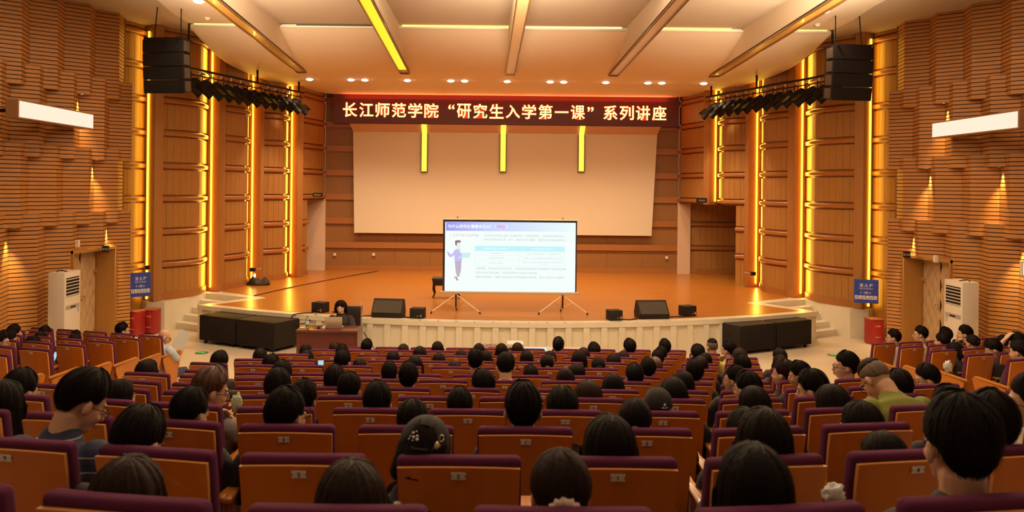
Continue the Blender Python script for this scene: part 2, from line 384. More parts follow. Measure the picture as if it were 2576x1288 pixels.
# downlights
WHT = emi('downlight lens', (1, .86, .62), 14)
RING = mat('downlight ring', (.8, .72, .6), .4)
def downlight(px, py, Y, z, d, e, lb, tilt=0):
    p = at(px, py, Y)
    t = thing('downlight', lb, 'downlight', (p.x, p.y, z), 0, 'round downlights in the canopy')
    M = Matrix.Rotation(tilt, 4, 'X')
    MB().lathe([(d * .42, .002), (d * .58, 0), (d * .58, -.012), (d * .46, -.014), (d * .42, .002)], 24, M).build('ring', RING, t, 40)
    MB().ball((0, 0, -.004), (d * .5, d * .5, .05), 20, M).build('lens', WHT, t, True)
    lamp('SPOT', 'downlight_beam', (p.x, p.y, z - .09), e, parent=None, spot_size=R(125), spot_blend=.7, shadow_soft_size=.1)
for i, (px, py) in enumerate([(779, 201), (883, 202), (918, 202), (1025, 203), (1134, 204), (1169, 204), (1276, 206), (1384, 207), (1418, 208), (1524, 210), (1630, 211), (1665, 212), (1770, 214)]):
    downlight(px, py, 23.7, 6.505, .21, 215, f'round downlight above the stage, {ORD[i+1]} from the left in the lower row')
for i, (px, py) in enumerate([(500, 2), (790, 4), (836, 4), (1101, 8), (1147, 8), (1425, 12), (1470, 12), (1736, 19), (1779, 19), (2073, 27)]):
    outer = i in (0, 9); k = CZ
    z = 7.2
    for _ in range(8):
        y0 = py - HY - RS * (px - VX); Y = -(z - CZ) * F / y0; z = near_z(Y, outer)
    downlight(px, py, Y, z, .22, 140, f'round downlight in the canopy, {ORD[i+1]} from the left in the upper row')
for px, py, lb in ((522, 27, 'small round smoke detector on the canopy, left side'), (2057, 45, 'small round smoke detector on the canopy, right side')):
    Y = 18.6; p = at(px, py, Y); t = tag(MB().lathe([(.0, -.06), (.04, -.055), (.05, -.03), (.07, -.02), (.07, 0)], 16, T(p.x, p.y, 7.2)).build('smoke_detector', WHITEPL, None, 40), lb, 'smoke detector')
# ---------------------------------------------------------------- slatted side walls
P0, PER = (-8.90, 16.3), (.22, .9)
def slat_profile(off, last):
    pts = []
    for i in range(-14, 3):
        x, y = P0[0] + PER[0] * i + off[0], P0[1] + PER[1] * i + off[1]
        pts.append((x, y)); pts.append((x + .36, y + .36))
    return pts + last
PP = slat_profile((0, 0), [(-8.23, 19.07)])
QQ = slat_profile((.11, .45), [])
def clip_y(pts, y0, y1):
    out = []
    for (a, b), (c, d) in zip(pts, pts[1:]):
        if d < y0 or b > y1: continue
        def ip(y): return (a + (c - a) * (y - b) / (d - b), y)
        p = (a, b) if b >= y0 else ip(y0); q = (c, d) if d <= y1 else ip(y1)
        if not out: out.append(p)
        out.append(q)
    return out
DOOR = (17.15, 18.6, 2.03)
def slats(mb, prof, z0, z1, skip=True):
    n0 = int(round(z0 / .08)); n1 = int(round(z1 / .08))
    for i in range(n0, n1):
        a = i * .08
        parts = [prof]
        if skip and a < DOOR[2] + .05: parts = [clip_y(prof, -10, DOOR[0] - .06), clip_y(prof, DOOR[1] + .06, 30)]
        for p in parts:
            if len(p) < 2: continue
            mb.mi(0).extr([(0, a), (0, a + .063), (.035, a + .063), (.035, a)], p)
    for p in ([prof] if z0 > DOOR[2] + .05 else [clip_y(prof, -10, DOOR[0] - .06), clip_y(prof, DOOR[1] + .06, 30)]):
        mb.mi(1).extr([(.03, z0 + .01), (.03, z1 - .03), (.06, z1 - .03), (.06, z0 + .01)], p)
    if z0 < .1: mb.mi(1).extr([(.03, DOOR[2] + .05), (.03, z1 - .03), (.06, z1 - .03), (.06, DOOR[2] + .05)], prof)
    # soffit and top closing the tier
    for z in ((z0, z1)):
        if z < .1 or z > 7: continue
        base = clip_y(prof, 8, 30); poly = base + [(base[-1][0] - .5, base[-1][1]), (base[0][0] - .5, base[0][1])]
        mb.mi(0).prism(poly, z - .01, z)
for side in (0, 1):
    mb = MB()
    slats(mb, PP, 5.36, 7.28); slats(mb, QQ, 4.0, 5.76); slats(mb, PP, 2.64, 4.24); slats(mb, QQ, 0, 2.88)
    # solid rear face so the tiers close behind
    mb.mi(1).prism([(-8.75, 18.6), (-8.2, 18.95), (-8.23, 19.07), (-8.9, 19.07)], 0, 7.25)
    if side: mb.v = [pm(p) for p in mb.v]
    struct('wall_right' if side else 'wall_left', mb, [WOOD_SLAT, WOOD_BACK], label=('right' if side else 'left') + ' side wall of stepped, zigzag horizontal wooden slats')
    # little lamps under the tiers that wash the slats
    spots = [((-8.44, 17.46), 5.345), ((-8.33, 17.91), 3.985), ((-8.22, 18.36), 2.625), ((-8.82, 15.66), 2.625)] + ([((-8.78, 16.11), 3.985)] if side else [])
    nm = ['highest', 'second highest', 'lowest near the door', 'farthest from the stage', 'at the frame edge']
    for i, (p, z) in enumerate(spots):
        p = Vector((*(pm(p) if side else p), 0))
        t = thing('slat_wall_lamp', f'small recessed lamp washing the {"right" if side else "left"} slatted wall, {nm[i]}', 'wall lamp', (p.x, p.y, z), 0, 'recessed lamps in the slatted walls')
        MB().lathe([(.03, 0), (.05, 0), (.05, -.012), (.03, -.012)], 16).build('ring', CHROME, t)
        MB().lathe([(.0, -.004), (.03, -.004), (.03, -.008), (0, -.008)], 16).build('lens', emi('small lamp lens', (1, .75, .35), 25), t)
        s = -1 if not side else 1
        lamp('SPOT', 'slat_wall_beam', (p.x, p.y, z - .03), 170, color=(1, .68, .28), rot=(R(3), R(5 * -s), 0), spot_size=R(56), spot_blend=.9, shadow_soft_size=.02)
    # door niche
    mx = (lambda v: [pm(p) for p in v]) if side else (lambda v: v)
    y0, y1, zt = DOOR
    fr = MB(); fr.box(-8.75, -8.40, y0 - .06, y0, 0, zt + .06); fr.box(-8.75, -8.19, y1, y1 + .06, 0, zt + .06)
    fr.add([(-8.75, y0 - .06, zt), (-8.40, y0 - .06, zt), (-8.19, y1 + .06, zt), (-8.75, y1 + .06, zt), (-8.75, y0 - .06, zt + .06), (-8.40, y0 - .06, zt + .06), (-8.19, y1 + .06, zt + .06), (-8.75, y1 + .06, zt + .06)], [(0, 3, 2, 1), (4, 5, 6, 7), (0, 1, 5, 4), (1, 2, 6, 5), (2, 3, 7, 6), (3, 0, 4, 7)])
    fr.box(-8.72, -8.68, y0, y1, 0, zt)
    fr.v = mx(fr.v); door = fr.build('door_2' if side else 'door_1', WOOD_PANEL); tag(door, f'quilted beige double door set in the {"right" if side else "left"} slatted wall', None, None, 'structure')
    leaf = MB(); n = 56; mz = 110      # quilted diamonds
    for h in (0, 1):
        a, b = y0 + .02 + h * .71, y0 + .71 + h * .70
        vs = []
        for i in range(n + 1):
            for j in range(mz + 1):
                y = a + (b - a) * i / n; z = .02 + (zt - .04) * j / mz
                u = (y - a) / .27 + z / .42; v = (y - a) / .27 - z / .42
                du = abs(u - round(u)); dv = abs(v - round(v))
                q = .032 * (min(du, dv, .3) / .3) ** .45
                vs.append((-8.66 + q, y, z))
        leaf.add(vs, [(i * (mz + 1) + j, (i + 1) * (mz + 1) + j, (i + 1) * (mz + 1) + j + 1, i * (mz + 1) + j + 1) for i in range(n) for j in range(mz)])
    leaf.v = mx(leaf.v); tag(leaf.build('door_leaf', mat('quilted beige leather', (.52, .36, .20), .45), door, True), 'beige quilted leather leaf')
    hd = MB(); hd.tube([(-8.64, y0 + .8, .98), (-8.57, y0 + .8, .98), (-8.57, y0 + .8, 1.06), (-8.57, y0 + .68, 1.06)], .012); hd.v = mx(hd.v); hd.build('door_handle', CHROME, door)
# ---------------------------------------------------------------- curved panelled walls beside the stage
PIL = [(-7.79, 19.84), (-6.92, 21.8), (-6.47, 24.0), (-5.65, 25.35)]
CORNER = (-5.23, 27.4)
BANDS = [.75 + .79 * i for i in range(1, 9)]
def bay_path(a, b, bulge, rec):
    A, B = Vector(a), Vector(b); t = (B - A).normalized(); nn = Vector((t.y, -t.x))  # towards the hall on the left side
    out = []; n = 22
    for i in range(n + 1):
        s = i / n; off = bulge * math.sin(math.pi * min(1, s * 1.02)) - rec * s ** 3
        out.append(tuple(A + (B - A) * s + nn * off))
    return out
def panel_wall(mb, path, z0, z1, bands, seam=.19, mir=False):
    """vertical boards with shallow joints, broken by projecting horizontal bands; path runs away from the audience"""
    # resample with a V joint at every seam
    pts = [Vector(p) for p in path]; L = [0]
    for a, b in zip(pts, pts[1:]): L.append(L[-1] + (b - a).length)
    def pos(s):
        for i in range(len(L) - 1):
            if s <= L[i + 1] + 1e-9: return pts[i].lerp(pts[i + 1], (s - L[i]) / max(1e-6, L[i + 1] - L[i]))
        return pts[-1]
    n = max(2, int(round(L[-1] / seam))); prof = []
    for i in range(n):
        s0, s1 = L[-1] * i / n, L[-1] * (i + 1) / n
        prof += [(pos(s0), 0, s0), (pos(s0 + .006), 1, s0), (pos((s0 + s1) / 2), 1, s0), (pos(s1 - .006), 1, s0)]
    prof.append((pts[-1], 0, 0))
    line = []
    for i, (p, o, _) in enumerate(prof):
        t = (prof[min(i + 1, len(prof) - 1)][0] - prof[max(i - 1, 0)][0]).normalized(); nn = Vector((t.y, -t.x)); line.append((p + nn * (0 if o else -.012), p, nn))
    zs = [z0] + [z for b in bands if z0 < b < z1 for z in (b - .1, b + .1)] + [z1]
    k = len(line)
    for a, b in zip(zs[::2], zs[1::2]):
        vs = [(q[0].x, q[0].y, z) for z in (a, b) for q in line]
        mb.mi(0).add(vs, [(j, j + 1, k + j + 1, k + j) for j in range(k - 1)])
        for z in (a, b):
            vs = [(q[0].x, q[0].y, z) for q in line] + [((q[1] - q[2] * .05).x, (q[1] - q[2] * .05).y, z) for q in line]
            mb.add(vs, [(j, j + 1, k + j + 1, k + j) for j in range(k - 1)])
    pth = [tuple(q[1]) for q in line]
    for b in bands:
        if not z0 < b < z1: continue
        mb.mi(1).extr([(.05, b - .1), (.05, b + .1), (.09, b + .1), (.09, b - .1)], pth)
        mb.mi(1).extr([(.05, b - .06), (-.03, b - .055), (-.05, b - .03), (-.05, b + .03), (-.03, b + .055), (.05, b + .06)], pth)
LEDY = emi('yellow led strip', (1.0, .50, .03), 5)
SKIRT = .86
for side in (0, 1):
    sd = 'right' if side else 'left'
    mx = (lambda v: [pm(p) for p in v]) if side else (lambda v: v)
    mb = MB(); NP = len(PIL)
    starts = [(-9.1, 18.0)] + PIL
    for i in range(4):
        a, b = starts[i], PIL[i]
        A, B = Vector(a), Vector(b); t = (B - A).normalized(); nn = Vector((t.y, -t.x))
        pa = A + t * (.12 if i else 0) - nn * .02; pb = B - t * .13
        path = bay_path(pa, pb, .16 if i else .05, .30)
        if i == 0: panel_wall(mb, path, 0, 7.25, BANDS)
        elif i == 3 and side: pts2 = path; panel_wall(mb, path, 3.02, 7.25, BANDS); panel_wall(mb, path[:6], .7, 3.02, BANDS)
        else: panel_wall(mb, path, .7, 7.25, BANDS)
        if i and not (i == 3 and side): mb.mi(1).extr([(.02, .7), (.02, SKIRT), (-.03, SKIRT), (-.03, .7)], path)
        elif i == 0: mb.mi(1).extr([(.02, 0), (.02, .14), (-.03, .14), (-.03, 0)], path)
    # last bay to the corner with the stage door
    a, b = Vector(PIL[3]), Vector(CORNER); t = (b - a).normalized()
    full = [tuple(a + t * .12 + (b - a - t * .12) * i / 10) for i in range(11)]
    panel_wall(mb, full, 3.02, 7.25, BANDS)
    if not side:
        panel_wall(mb, full[:4], .7, 3.02, BANDS); mb.mi(1).extr([(.02, .7), (.02, SKIRT), (-.03, SKIRT), (-.03, .7)], full[:4])
    mb.v = mx(mb.v)
    struct('wall_' + sd + '.001', mb, [WOOD_PANEL, WOOD_BAND], label=f'{sd} curved wall of vertical wooden boards with horizontal bands beside the stage', smooth=30)
    for i in range(4):
        a, b = starts[i], PIL[i]; A, B = Vector(a), Vector(b); t = (B - A).normalized(); ang = math.atan2(t.y, t.x)
        z0 = 3.02 if (side and i == 3) else .7
        p = MB(); M = T(B.x, B.y, 0, ang)
        p.rbox(-.12, .12, -.10, .42, z0, 7.25, .02, M); p.v = mx(p.v)
        struct(f'trim_{i + 1 + 4 * side}', p, WOOD_PIL, label=f'tall wooden pilaster on the {sd} curved wall, {ORD[i+1]} from the audience', smooth=30)
        # led strip on the audience side of the pilaster, at the back of the gap
        s = MB(); s.rbox(-.160, -.125, .12, .16, z0 + .1 if i else .75, 7.1, .006, M); s.v = mx(s.v)
        o = s.build('light_strip', LEDY); tag(o, f'tall glowing yellow light strip beside the {ORD[i+1]} pilaster of the {sd} wall', 'light strip', 'yellow strips beside the pilasters')
        pc = M @ Vector((-.20, .13, 3.9)); pc = Vector(pm(pc)) if side else pc
        aim = M.to_3x3() @ Vector((-1, .25, 0)); aim.x *= -1 if side else 1
        L_ = lamp('AREA', 'strip_glow', pc, (14 if i == 0 else 42) if not (side and i == 3) else 17, color=(1, .56, .06), shape='RECTANGLE', size=.04, size_y=6.3 if not (side and i == 3) else 3.9)
        if side and i == 3: L_.location.z = 5.1
        L_.rotation_mode = 'QUATERNION'; L_.rotation_quaternion = aim.to_track_quat('-Z', 'Y')
        # edge box behind
        p = MB(); p.box(-.24, -.12, .34, .42, z0, 7.25, M); p.v = mx(p.v)
    # stage door openings
    if not side:
        q = MB(); q.box(-6.6, -5.2, 27.38, 27.5, .7, 3.1); struct('wall_left.002', q, mat('peach painted wall', (.72, .50, .34), .6), label='pale wall seen through the left stage doorway')
        q = MB(); q.box(-6.9, -6.8, 25.4, 27.5, .7, 3.1); struct('wall_left.003', q, WOOD_BACK, label='dark passage side behind the left stage doorway')
        q = MB(); q.box(-.02, .02, 0, .62, 0, 2.3, T(-5.56, 25.98, .7, R(14))); q.rbox(.02, .06, .5, .56, 1.0, 1.12, .008, T(-5.56, 25.98, .7, R(14)))
        o = q.build('door_3', mat('pale door', (.7, .55, .36), .5)); tag(o, 'open pale door leaf in the left stage doorway', None, None, 'structure')
    else:
        q = MB(); panel_wall(q, [(6.75 + 2.3 * i / 12, 27.5) for i in range(13)], .7, 3.3, [b for b in BANDS]); q.mi(1).box(6.75, 9.05, 27.45, 27.5, .7, SKIRT)
        struct('wall_right.002', q, [WOOD_PANEL, WOOD_BAND], label='panelled recess wall seen through the right stage doorway')
        q = MB(); q.box(6.36, 6.78, 27.38, 27.46, .7, 3.05); struct('wall_right.003', q, mat('peach painted wall', (.72, .50, .34), .6), label='peach painted jamb at the right stage doorway')
        q = MB(); q.box(8.9, 9.0, 24.3, 27.5, .7, 3.3); struct('wall_right.004', q, WOOD_BACK, label='dark end of the recess behind the right stage doorway')
# rear stage wall
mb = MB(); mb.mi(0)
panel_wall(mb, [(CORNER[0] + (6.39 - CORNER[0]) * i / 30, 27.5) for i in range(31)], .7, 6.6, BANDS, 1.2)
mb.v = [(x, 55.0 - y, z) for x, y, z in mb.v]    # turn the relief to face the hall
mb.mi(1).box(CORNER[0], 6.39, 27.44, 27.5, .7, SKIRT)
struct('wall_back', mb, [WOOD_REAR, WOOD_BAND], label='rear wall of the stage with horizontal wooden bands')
# ---------------------------------------------------------------- stage
def arcY(x, r=13.3): return 17.25 + r - math.sqrt(r * r - (x - .58) ** 2)
A_, B_, C_, E_, F_ = (-6.56, arcY(-6.56)), (-5.76, 20.6), (-7.08, 21.4), (-7.53, 19.75), (-7.95, 19.72)
def stage_poly(inset=0):
    front = [(-6.56 + 14.28 * i / 48, arcY(-6.56 + 14.28 * i / 48)) for i in range(49)]
    left = [(-8.6, 28), (-8.6, 20.2), F_, E_, C_, B_]
    return left + front + [pm(p) for p in left[::-1]]
mb = MB(); mb.prism(stage_poly(), 0, .695)
for i in range(38):      # nosing and ribbed facing
    x0 = -6.56 + 14.28 * i / 38; x1 = -6.56 + 14.28 * (i + 1) / 38
    p, q = Vector((x0, arcY(x0))), Vector((x1, arcY(x1))); t = (q - p); L = t.length; ang = math.atan2(t.y, t.x)
    M = T(p.x, p.y, 0, ang)
    mb.box(-.01, L + .01, -.06, .03, .60, .70, M); mb.box(0, L * .34, -.05, .02, 0, .6, M); mb.box(0, L, -.035, .02, 0, .07, M)
struct('floor.004', mb, MARBLE, label='raised stage base faced in cream marble with ribbed front')
def inset_poly():
    front = [(-6.2 + 13.56 * i / 48, arcY(-6.2 + 13.56 * i / 48) + .26) for i in range(49)]
    left = [(-8.6, 28), (-7.3, 23.5), (-6.75, 21.65), (-5.45, 20.75), (-5.33, 20.55)]
    return left + front + [pm(p) for p in left[::-1]]
mb = MB(); mb.prism(inset_poly(), .6, .70); mb.prism([(-6.9, 21.9), (-6.6, 24), (-5.9, 25.2), (-5.6, 27.6), (6.8, 27.6), (7.1, 25.2), (7.8, 24), (8.06, 21.9)], .6, .7005)
struct('floor.005', mb, STAGEWOOD, label='glossy orange wooden stage floor')
# steps at both ends of the stage
for side in (0, 1):
    mb = MB(); d = (Vector(C_) - Vector(B_)); L = d.length; d.normalize(); nn = Vector((-d.y, d.x))
    if nn.y > 0: nn = -nn
    B0 = Vector(B_); C0 = Vector(C_)
    for i in range(4):
        z = .56 - .14 * i; off = .30 * (i + 1)
        a0 = Vector(C_) + (Vector(E_) - Vector(C_)) * min(1, .0)
        poly = [B0 + d * -.02, C0 + d * .25, C0 + d * .25 + nn * off, B0 - d * .75 + nn * off]
        # keep the treads between the stage corner and the plinth
        poly = [B0, C0, (C0 + nn * off + d * .05), (B0 + nn * off - d * (.0 + .55 * off))]
        mb.prism([tuple(p) if not side else pm(tuple(p)) for p in poly], 0, z)
    struct(f'floor.{6 + side:03d}', mb, MARBLE, label=f'cream marble steps up to the {"right" if side else "left"} end of the stage')
# ---------------------------------------------------------------- led banner
t = thing('led_banner', 'long dark red LED banner with glowing orange Chinese lettering above the stage', 'LED banner', (.685, 27.3, 5.51))
MB().rbox(-5.645, 5.645, -.1, .12, 0, .95, .01).build('housing', mat('dark red led panel', (.07, .016, .012), .5, emit=(.55, .06, .03), es=.045), t)
tm = MB(); gm = MB(); RX = Matrix.Rotation(R(90), 4, 'X')
S = '长江师范学院“研究生入学第一课”系列讲座'
for i, ch in enumerate(S):
    p = at(880.8 + i * 40.92, 276 + i * .48, 27.2); x = p.x - .685; z = p.z - 5.51
    h = .47; w_ = .46
    if ch == '“': x += .12; z += .13; h = .16; w_ = .2
    if ch == '”': x -= .12; z += .1; h = .16; w_ = .2
    if ch == '一': h = None; w_ = .44
    if ch == '入': h, w_ = .43, .46
    put_text(tm, ch, x, z, w_, h, .012, .004, T(0, -.112, 0) @ RX); put_text(gm, ch, x, z, w_ * 1.05, h * 1.05 if h else h, .042, .002, T(0, -.104, 0) @ RX)
gm.build('glow', emi('red led glow', (1, .04, .015), 1.3), t); tm.build('lettering', emi('orange led', (1, .55, .16), 3.2), t)
lamp('AREA', 'banner_glow', (.7, 27.05, 6.3), 60, color=(1, .08, .03), rot=(R(180), 0, 0), shape='RECTANGLE', size=10.5, size_y=.1)
# big fixed screen with its three light strips
CANV = mat('cream screen cloth', (.76, .64, .46), .8)
t = thing('projection_screen', 'huge blank cream screen fixed on the rear stage wall', 'screen', (.65, 27.15, 1.95))
q = MB(); zt, zb = 5.24 - 1.95, 0
q.add([(-4.93, 0, zt), (4.96, 0, zt), (4.82, .05, zb), (-4.87, .05, zb), (-4.93, .1, zt), (4.96, .1, zt), (4.82, .12, zb), (-4.87, .12, zb)], [(0, 1, 2, 3), (4, 5, 6, 7), (0, 4, 7, 3), (1, 2, 6, 5), (2, 3, 7, 6), (0, 1, 5, 4)])
q.build('screen_surface', CANV, t)
MB().rbox(-4, 4, .1, .33, 1.2, 2.6, .01).build('wall_mount', WOOD_BACK, t)
q = MB(); q.add([(-5.0, -.28, zt + .24), (5.02, -.28, zt + .24), (4.96, 0, zt), (-4.93, 0, zt), (-5.0, -.1, zt + .24), (5.02, -.1, zt + .24), (4.96, .1, zt), (-4.93, .1, zt)], [(0, 1, 2, 3), (4, 5, 6, 7), (0, 1, 5, 4), (2, 3, 7, 6), (0, 3, 7, 4), (1, 2, 6, 5)]); q.build('header', mat('screen header', (.66, .42, .27), .7), t)
BRN = mat('brown strip frame', (.16, .06, .02), .4)
for px, lb in ((1067, 'left'), (1265, 'middle'), (1462, 'right')):
    p0 = at(px, 432, 27.1); x = p0.x
    t = thing('screen_light_strip', f'{lb} of the three glowing yellow strips on the big cream screen', 'light strip', (x, 27.1, 0), 0, 'yellow strips on the big screen')
    z0 = at(px, 431, 27.1).z; z1 = 5.22
    q = MB(); q.box(-.11, -.085, -.03, .06, z0, z1); q.box(.085, .11, -.03, .06, z0, z1); q.box(-.11, .11, -.03, .06, z0 - .03, z0)
    q.build('frame', BRN, t)
    MB().add([(-.085, -.02, z0), (.085, -.02, z0), (.085, -.02, z1), (-.085, -.02, z1), (-.085, -.30, z1 + .26), (.085, -.30, z1 + .26)], [(0, 1, 2, 3), (3, 2, 5, 4)]).build('diffuser', emi('screen strip yellow', (1, .64, .06), 1.6), t)
# ================================================================ STAGE AND FRONT OBJECTS
def fit(M, mb): mb.v = [tuple(M @ Vector(p)) for p in mb.v]; return mb
ZS = .70
# ---- subwoofers in front of the stage
def sub(lb, p, ang, w=1.06):
    t = thing('subwoofer', lb, 'speaker', (p[0], p[1], 0), ang, 'subwoofers on the floor in front of the stage')
    MB().rbox(-w / 2, w / 2, 0, .78, .07, .62, .02).build('cabinet', BLACK, t, 30)
    MB().rbox(-w / 2 + .03, w / 2 - .03, -.012, .005, .10, .59, .008).build('grille', GRILLE, t, 30)
    for sx in (-1, 1):
        q = MB(); q.rbox(sx * w / 2 - .006, sx * w / 2 + .006, .3, .46, .32, .42, .004); q.build('handle', BLACKM, t)
        for sy in (.08, .68):
            q = MB(); q.cyl((sx * (w / 2 - .12) - .02, sy, .04), (sx * (w / 2 - .12) + .02, sy, .04), .04); q.box(sx * (w / 2 - .12) - .03, sx * (w / 2 - .12) + .03, sy - .04, sy + .04, .06, .075); q.build('caster', RUBBER, t)
    return t
a1 = math.atan2(-(18.42 - 17.36), 2.0)
d = Vector((math.cos(a1), math.sin(a1)))
base = Vector((-4.30, 17.30))
for i in range(2):
    c = base - d * (.545 + i * 1.10)
    sub(f'black subwoofer in front of the stage at left, {"nearer the desk" if i == 0 else "nearer the steps"}', c, a1)
base = Vector((5.40, 17.55)); d2 = Vector((math.cos(-a1), math.sin(-a1)))
for i in range(2):
    c = base + d2 * (.545 + i * 1.10)
    sub(f'black subwoofer in front of the stage at right, {"nearer the middle of the stage" if i == 0 else "nearer the steps"}', c, -a1)
# ---- wedge monitors and small boxes on the stage edge
def wedge(lb, p, ang):
    t = thing('stage_monitor', lb, 'speaker', (p[0], p[1], ZS), ang, 'wedge monitors on the stage edge')
    prof = [(-.16, 0), (.20, 0), (.24, .10), (.12, .37), (.06, .37), (-.19, .10)]
    q = MB(); n = len(prof); q.add([(-.33, a, b) for a, b in prof] + [(.33, a, b) for a, b in prof], [list(range(n)), list(range(n, 2 * n))[::-1]] + [(i, (i + 1) % n, (i + 1) % n + n, i + n) for i in range(n)])
    q.build('cabinet', BLACK, t)
    MB().add([(-.30, -.196, .11), (.30, -.196, .11), (.30, .052, .36), (-.30, .052, .36), (-.30, -.18, .10), (.30, -.18, .10), (.30, .062, .35), (-.30, .062, .35)], [(0, 1, 2, 3), (4, 7, 6, 5), (0, 4, 5, 1), (1, 5, 6, 2), (2, 6, 7, 3), (3, 7, 4, 0)]).build('grille', mat('worn dark grille', (.045, .032, .022), .7, noise_amt=.3, nscale=90), t)
    MB().box(.2, .225, -.155, -.150, .135, .15, Matrix.Identity(4)).build('badge', mat('pink badge', (.7, .3, .25), .4), t)
wedge('big black wedge monitor on the stage edge left of the portable screen', at(977, 797, 17.85)[:2], R(-6))
wedge('big black wedge monitor on the stage edge right of the portable screen', at(1640, 801, 18.05)[:2], R(7))
def sbox(lb, px, py, Y, ang, w=.29, h=.21):
    p = at(px, py, Y); t = thing('small_speaker', lb, 'speaker', (p.x, p.y, ZS), ang, 'small black boxes on the stage edge')
    MB().rbox(-w / 2, w / 2, -.13, .13, 0, h, .012).build('cabinet', BLACK, t, 30)
    q = MB(); q.cyl((.03, -.131, .05), (.03, -.138, .05), .012); q.cyl((.08, -.131, .06), (.08, -.138, .06), .01); q.box(.10, .12, -.136, -.13, .03, .09); q.build('socket', CHROME, t)
sbox('small black box on the stage edge behind the seated lecturer', 806, 790, 18.4, R(-25), .30, .22)
sbox('small black box on the stage edge just left of the portable screen', 1051, 802, 17.75, R(-12))
sbox('small black box on the stage edge just right of the portable screen', 1545, 803, 17.75, R(12))
sbox('small black box on the stage edge nearest the right steps', 1729, 795, 18.45, R(25), .30, .22)
# ---- cables
def cable(lb, pts, r=.012, m=BLACKM):
    # smooth through points
    P = [Vector(p) for p in pts]; out = []
    for i in range(len(P) - 1):
        p0, p1, p2, p3 = P[max(i - 1, 0)], P[i], P[i + 1], P[min(i + 2, len(P) - 1)]
        for s in range(8):
            u = s / 8; out.append(.5 * ((2 * p1) + (p2 - p0) * u + (2 * p0 - 5 * p1 + 4 * p2 - p3) * u * u + (3 * p1 - p0 - 3 * p2 + p3) * u ** 3))
    out.append(P[-1]); o = MB().tube(out, r, 6).build('cable', m, None, True); return tag(o, lb, 'cable')
z = ZS + .012
cable('long thin dark cable running across the left side of the stage floor', [at(640, 744, 21.0)[:2] + (z,) if False else (*at(640, 744, 20.9)[:2], z), (*at(750, 716, 23.0)[:2], z), (*at(860, 694, 25.2)[:2], z), (*at(950, 672, 27.2)[:2], z)], .014, mat('brown cable', (.10, .03, .01), .5))
cable('black cable from the left wedge monitor to the small box behind the lecturer', [(-3.3, 18.35, z), (-2.9, 18.0, z), (-2.6, 17.78, z), (-2.3, 17.85, z + .02)])
cable('short black cable between the left wedge monitor and its small box', [(-1.72, 17.8, z), (-1.58, 17.68, z), (-1.5, 17.74, z)])
cable('short black cable between the right wedge monitor and its small box', [(2.9, 17.75, z), (3.1, 17.68, z), (3.3, 17.85, z)])
cable('black cable from the right wedge monitor towards the right small box', [(3.95, 18.02, z), (4.12, 18.1, z + .01), (4.4, 18.2, z), (4.7, 18.4, z)])
cable('loose coil of black cable hanging over the stage edge beside the lecturer', [(-3.7, 18.2, z), (-3.95, 18.08, z), (-4.1, 17.95, ZS - .02), (-4.05, 17.9, ZS - .15), (-3.85, 17.88, ZS - .18), (-3.7, 17.9, ZS - .1), (-3.6, 18.0, z)])
cable('thin cable running down from the desk to the floor', [(-2.28, 15.95, .70), (-2.1, 15.9, .45), (-1.9, 15.8, .2), (-1.6, 15.5, .02), (-1.2, 15.2, .02)], .007)
q = MB(); random.seed(3)
b = bmesh.new(); bmesh.ops.create_icosphere(b, subdivisions=3, radius=1)
for v in b.verts:
    n = noise.noise(v.co * 1.7 + Vector((3, 1, 5))); v.co = Vector((v.co.x * .33, v.co.y * .2, max(-.02, v.co.z * .17 * (1 + n * .8) + n * .05)))
p = at(650, 716, 23.2); q.bm(b, T(p.x, p.y, ZS + .02)); q.rbox(-.33, 0.05, -.14, .1, .0, .03, .01, T(p.x, p.y, ZS))
tag(q.build('bag', mat('black nylon', (.02, .013, .01), .6, bump=.3, nscale=12), None, True), 'dark slumped bag lying on the stage at the foot of the left wall', 'bag')
# ---- portable projection screen
SY = 18.42
pl, pr = at(1113, 740, SY), at(1450, 741, SY); ptop = at(1281, 554, SY)
cx = (pl.x + pr.x) / 2; hw = (pr.x - pl.x) / 2; zb, zt = 1.175, ptop.z
t = thing('portable_projection_screen', 'portable projection screen with a bright lecture slide on two tripods', 'projection screen', (cx, SY, ZS))
zb -= ZS; zt -= ZS
MB().box(-hw, hw, 0, .012, zb, zt).build('black_border', mat('matt black border', (.008, .008, .008), .8), t)
MB().rbox(-hw - .06, hw + .06, -.035, .04, zb - .045, zb + .015, .012).build('housing', mat('satin aluminium', (.72, .62, .48), .35, metal=.4), t, 30)
MB().tube([(-hw - .05, .0, zt + .01), (hw + .05, 0, zt + .01)], .012).build('top_bar', mat('satin aluminium', (.72, .62, .48), .35, metal=.4), t)
for sx in (-1, 1): MB().lathe([(.006, 0), (.006, .03), (.022, .035), (.022, .05), (.006, .055)], 12, T(sx * 1.16, 0, zt + .015)).build('hook', CHROME, t)
wht = emi('slide white', (.93, 1.0, .98), 1.0)
sl = MB().box(-hw + .045, hw - .03, -.006, 0, zb + .0, zt - .05).build('slide', wht, t)
SL = T(0, -.008, 0) @ RX
def sx_(px): return (px - 1281.5) / 168.5 * hw
def sz_(py): return zt - (py - 554) * (zt - zb) / (740 - 554)
def slab(mb, x0, x1, y0, y1, e=.002): mb.add([(sx_(x0), sz_(y1), 0), (sx_(x1), sz_(y1), 0), (sx_(x1), sz_(y0), 0), (sx_(x0), sz_(y0), 0), (sx_(x0), sz_(y1), e), (sx_(x1), sz_(y1), e), (sx_(x1), sz_(y0), e), (sx_(x0), sz_(y0), e)], [(0, 3, 2, 1), (4, 5, 6, 7), (0, 1, 5, 4), (1, 2, 6, 5), (2, 3, 7, 6), (3, 0, 4, 7)], SL)
hdr = bpy.data.materials.new('slide title band'); hdr.use_nodes = True; nt = hdr.node_tree; nt.nodes.clear()
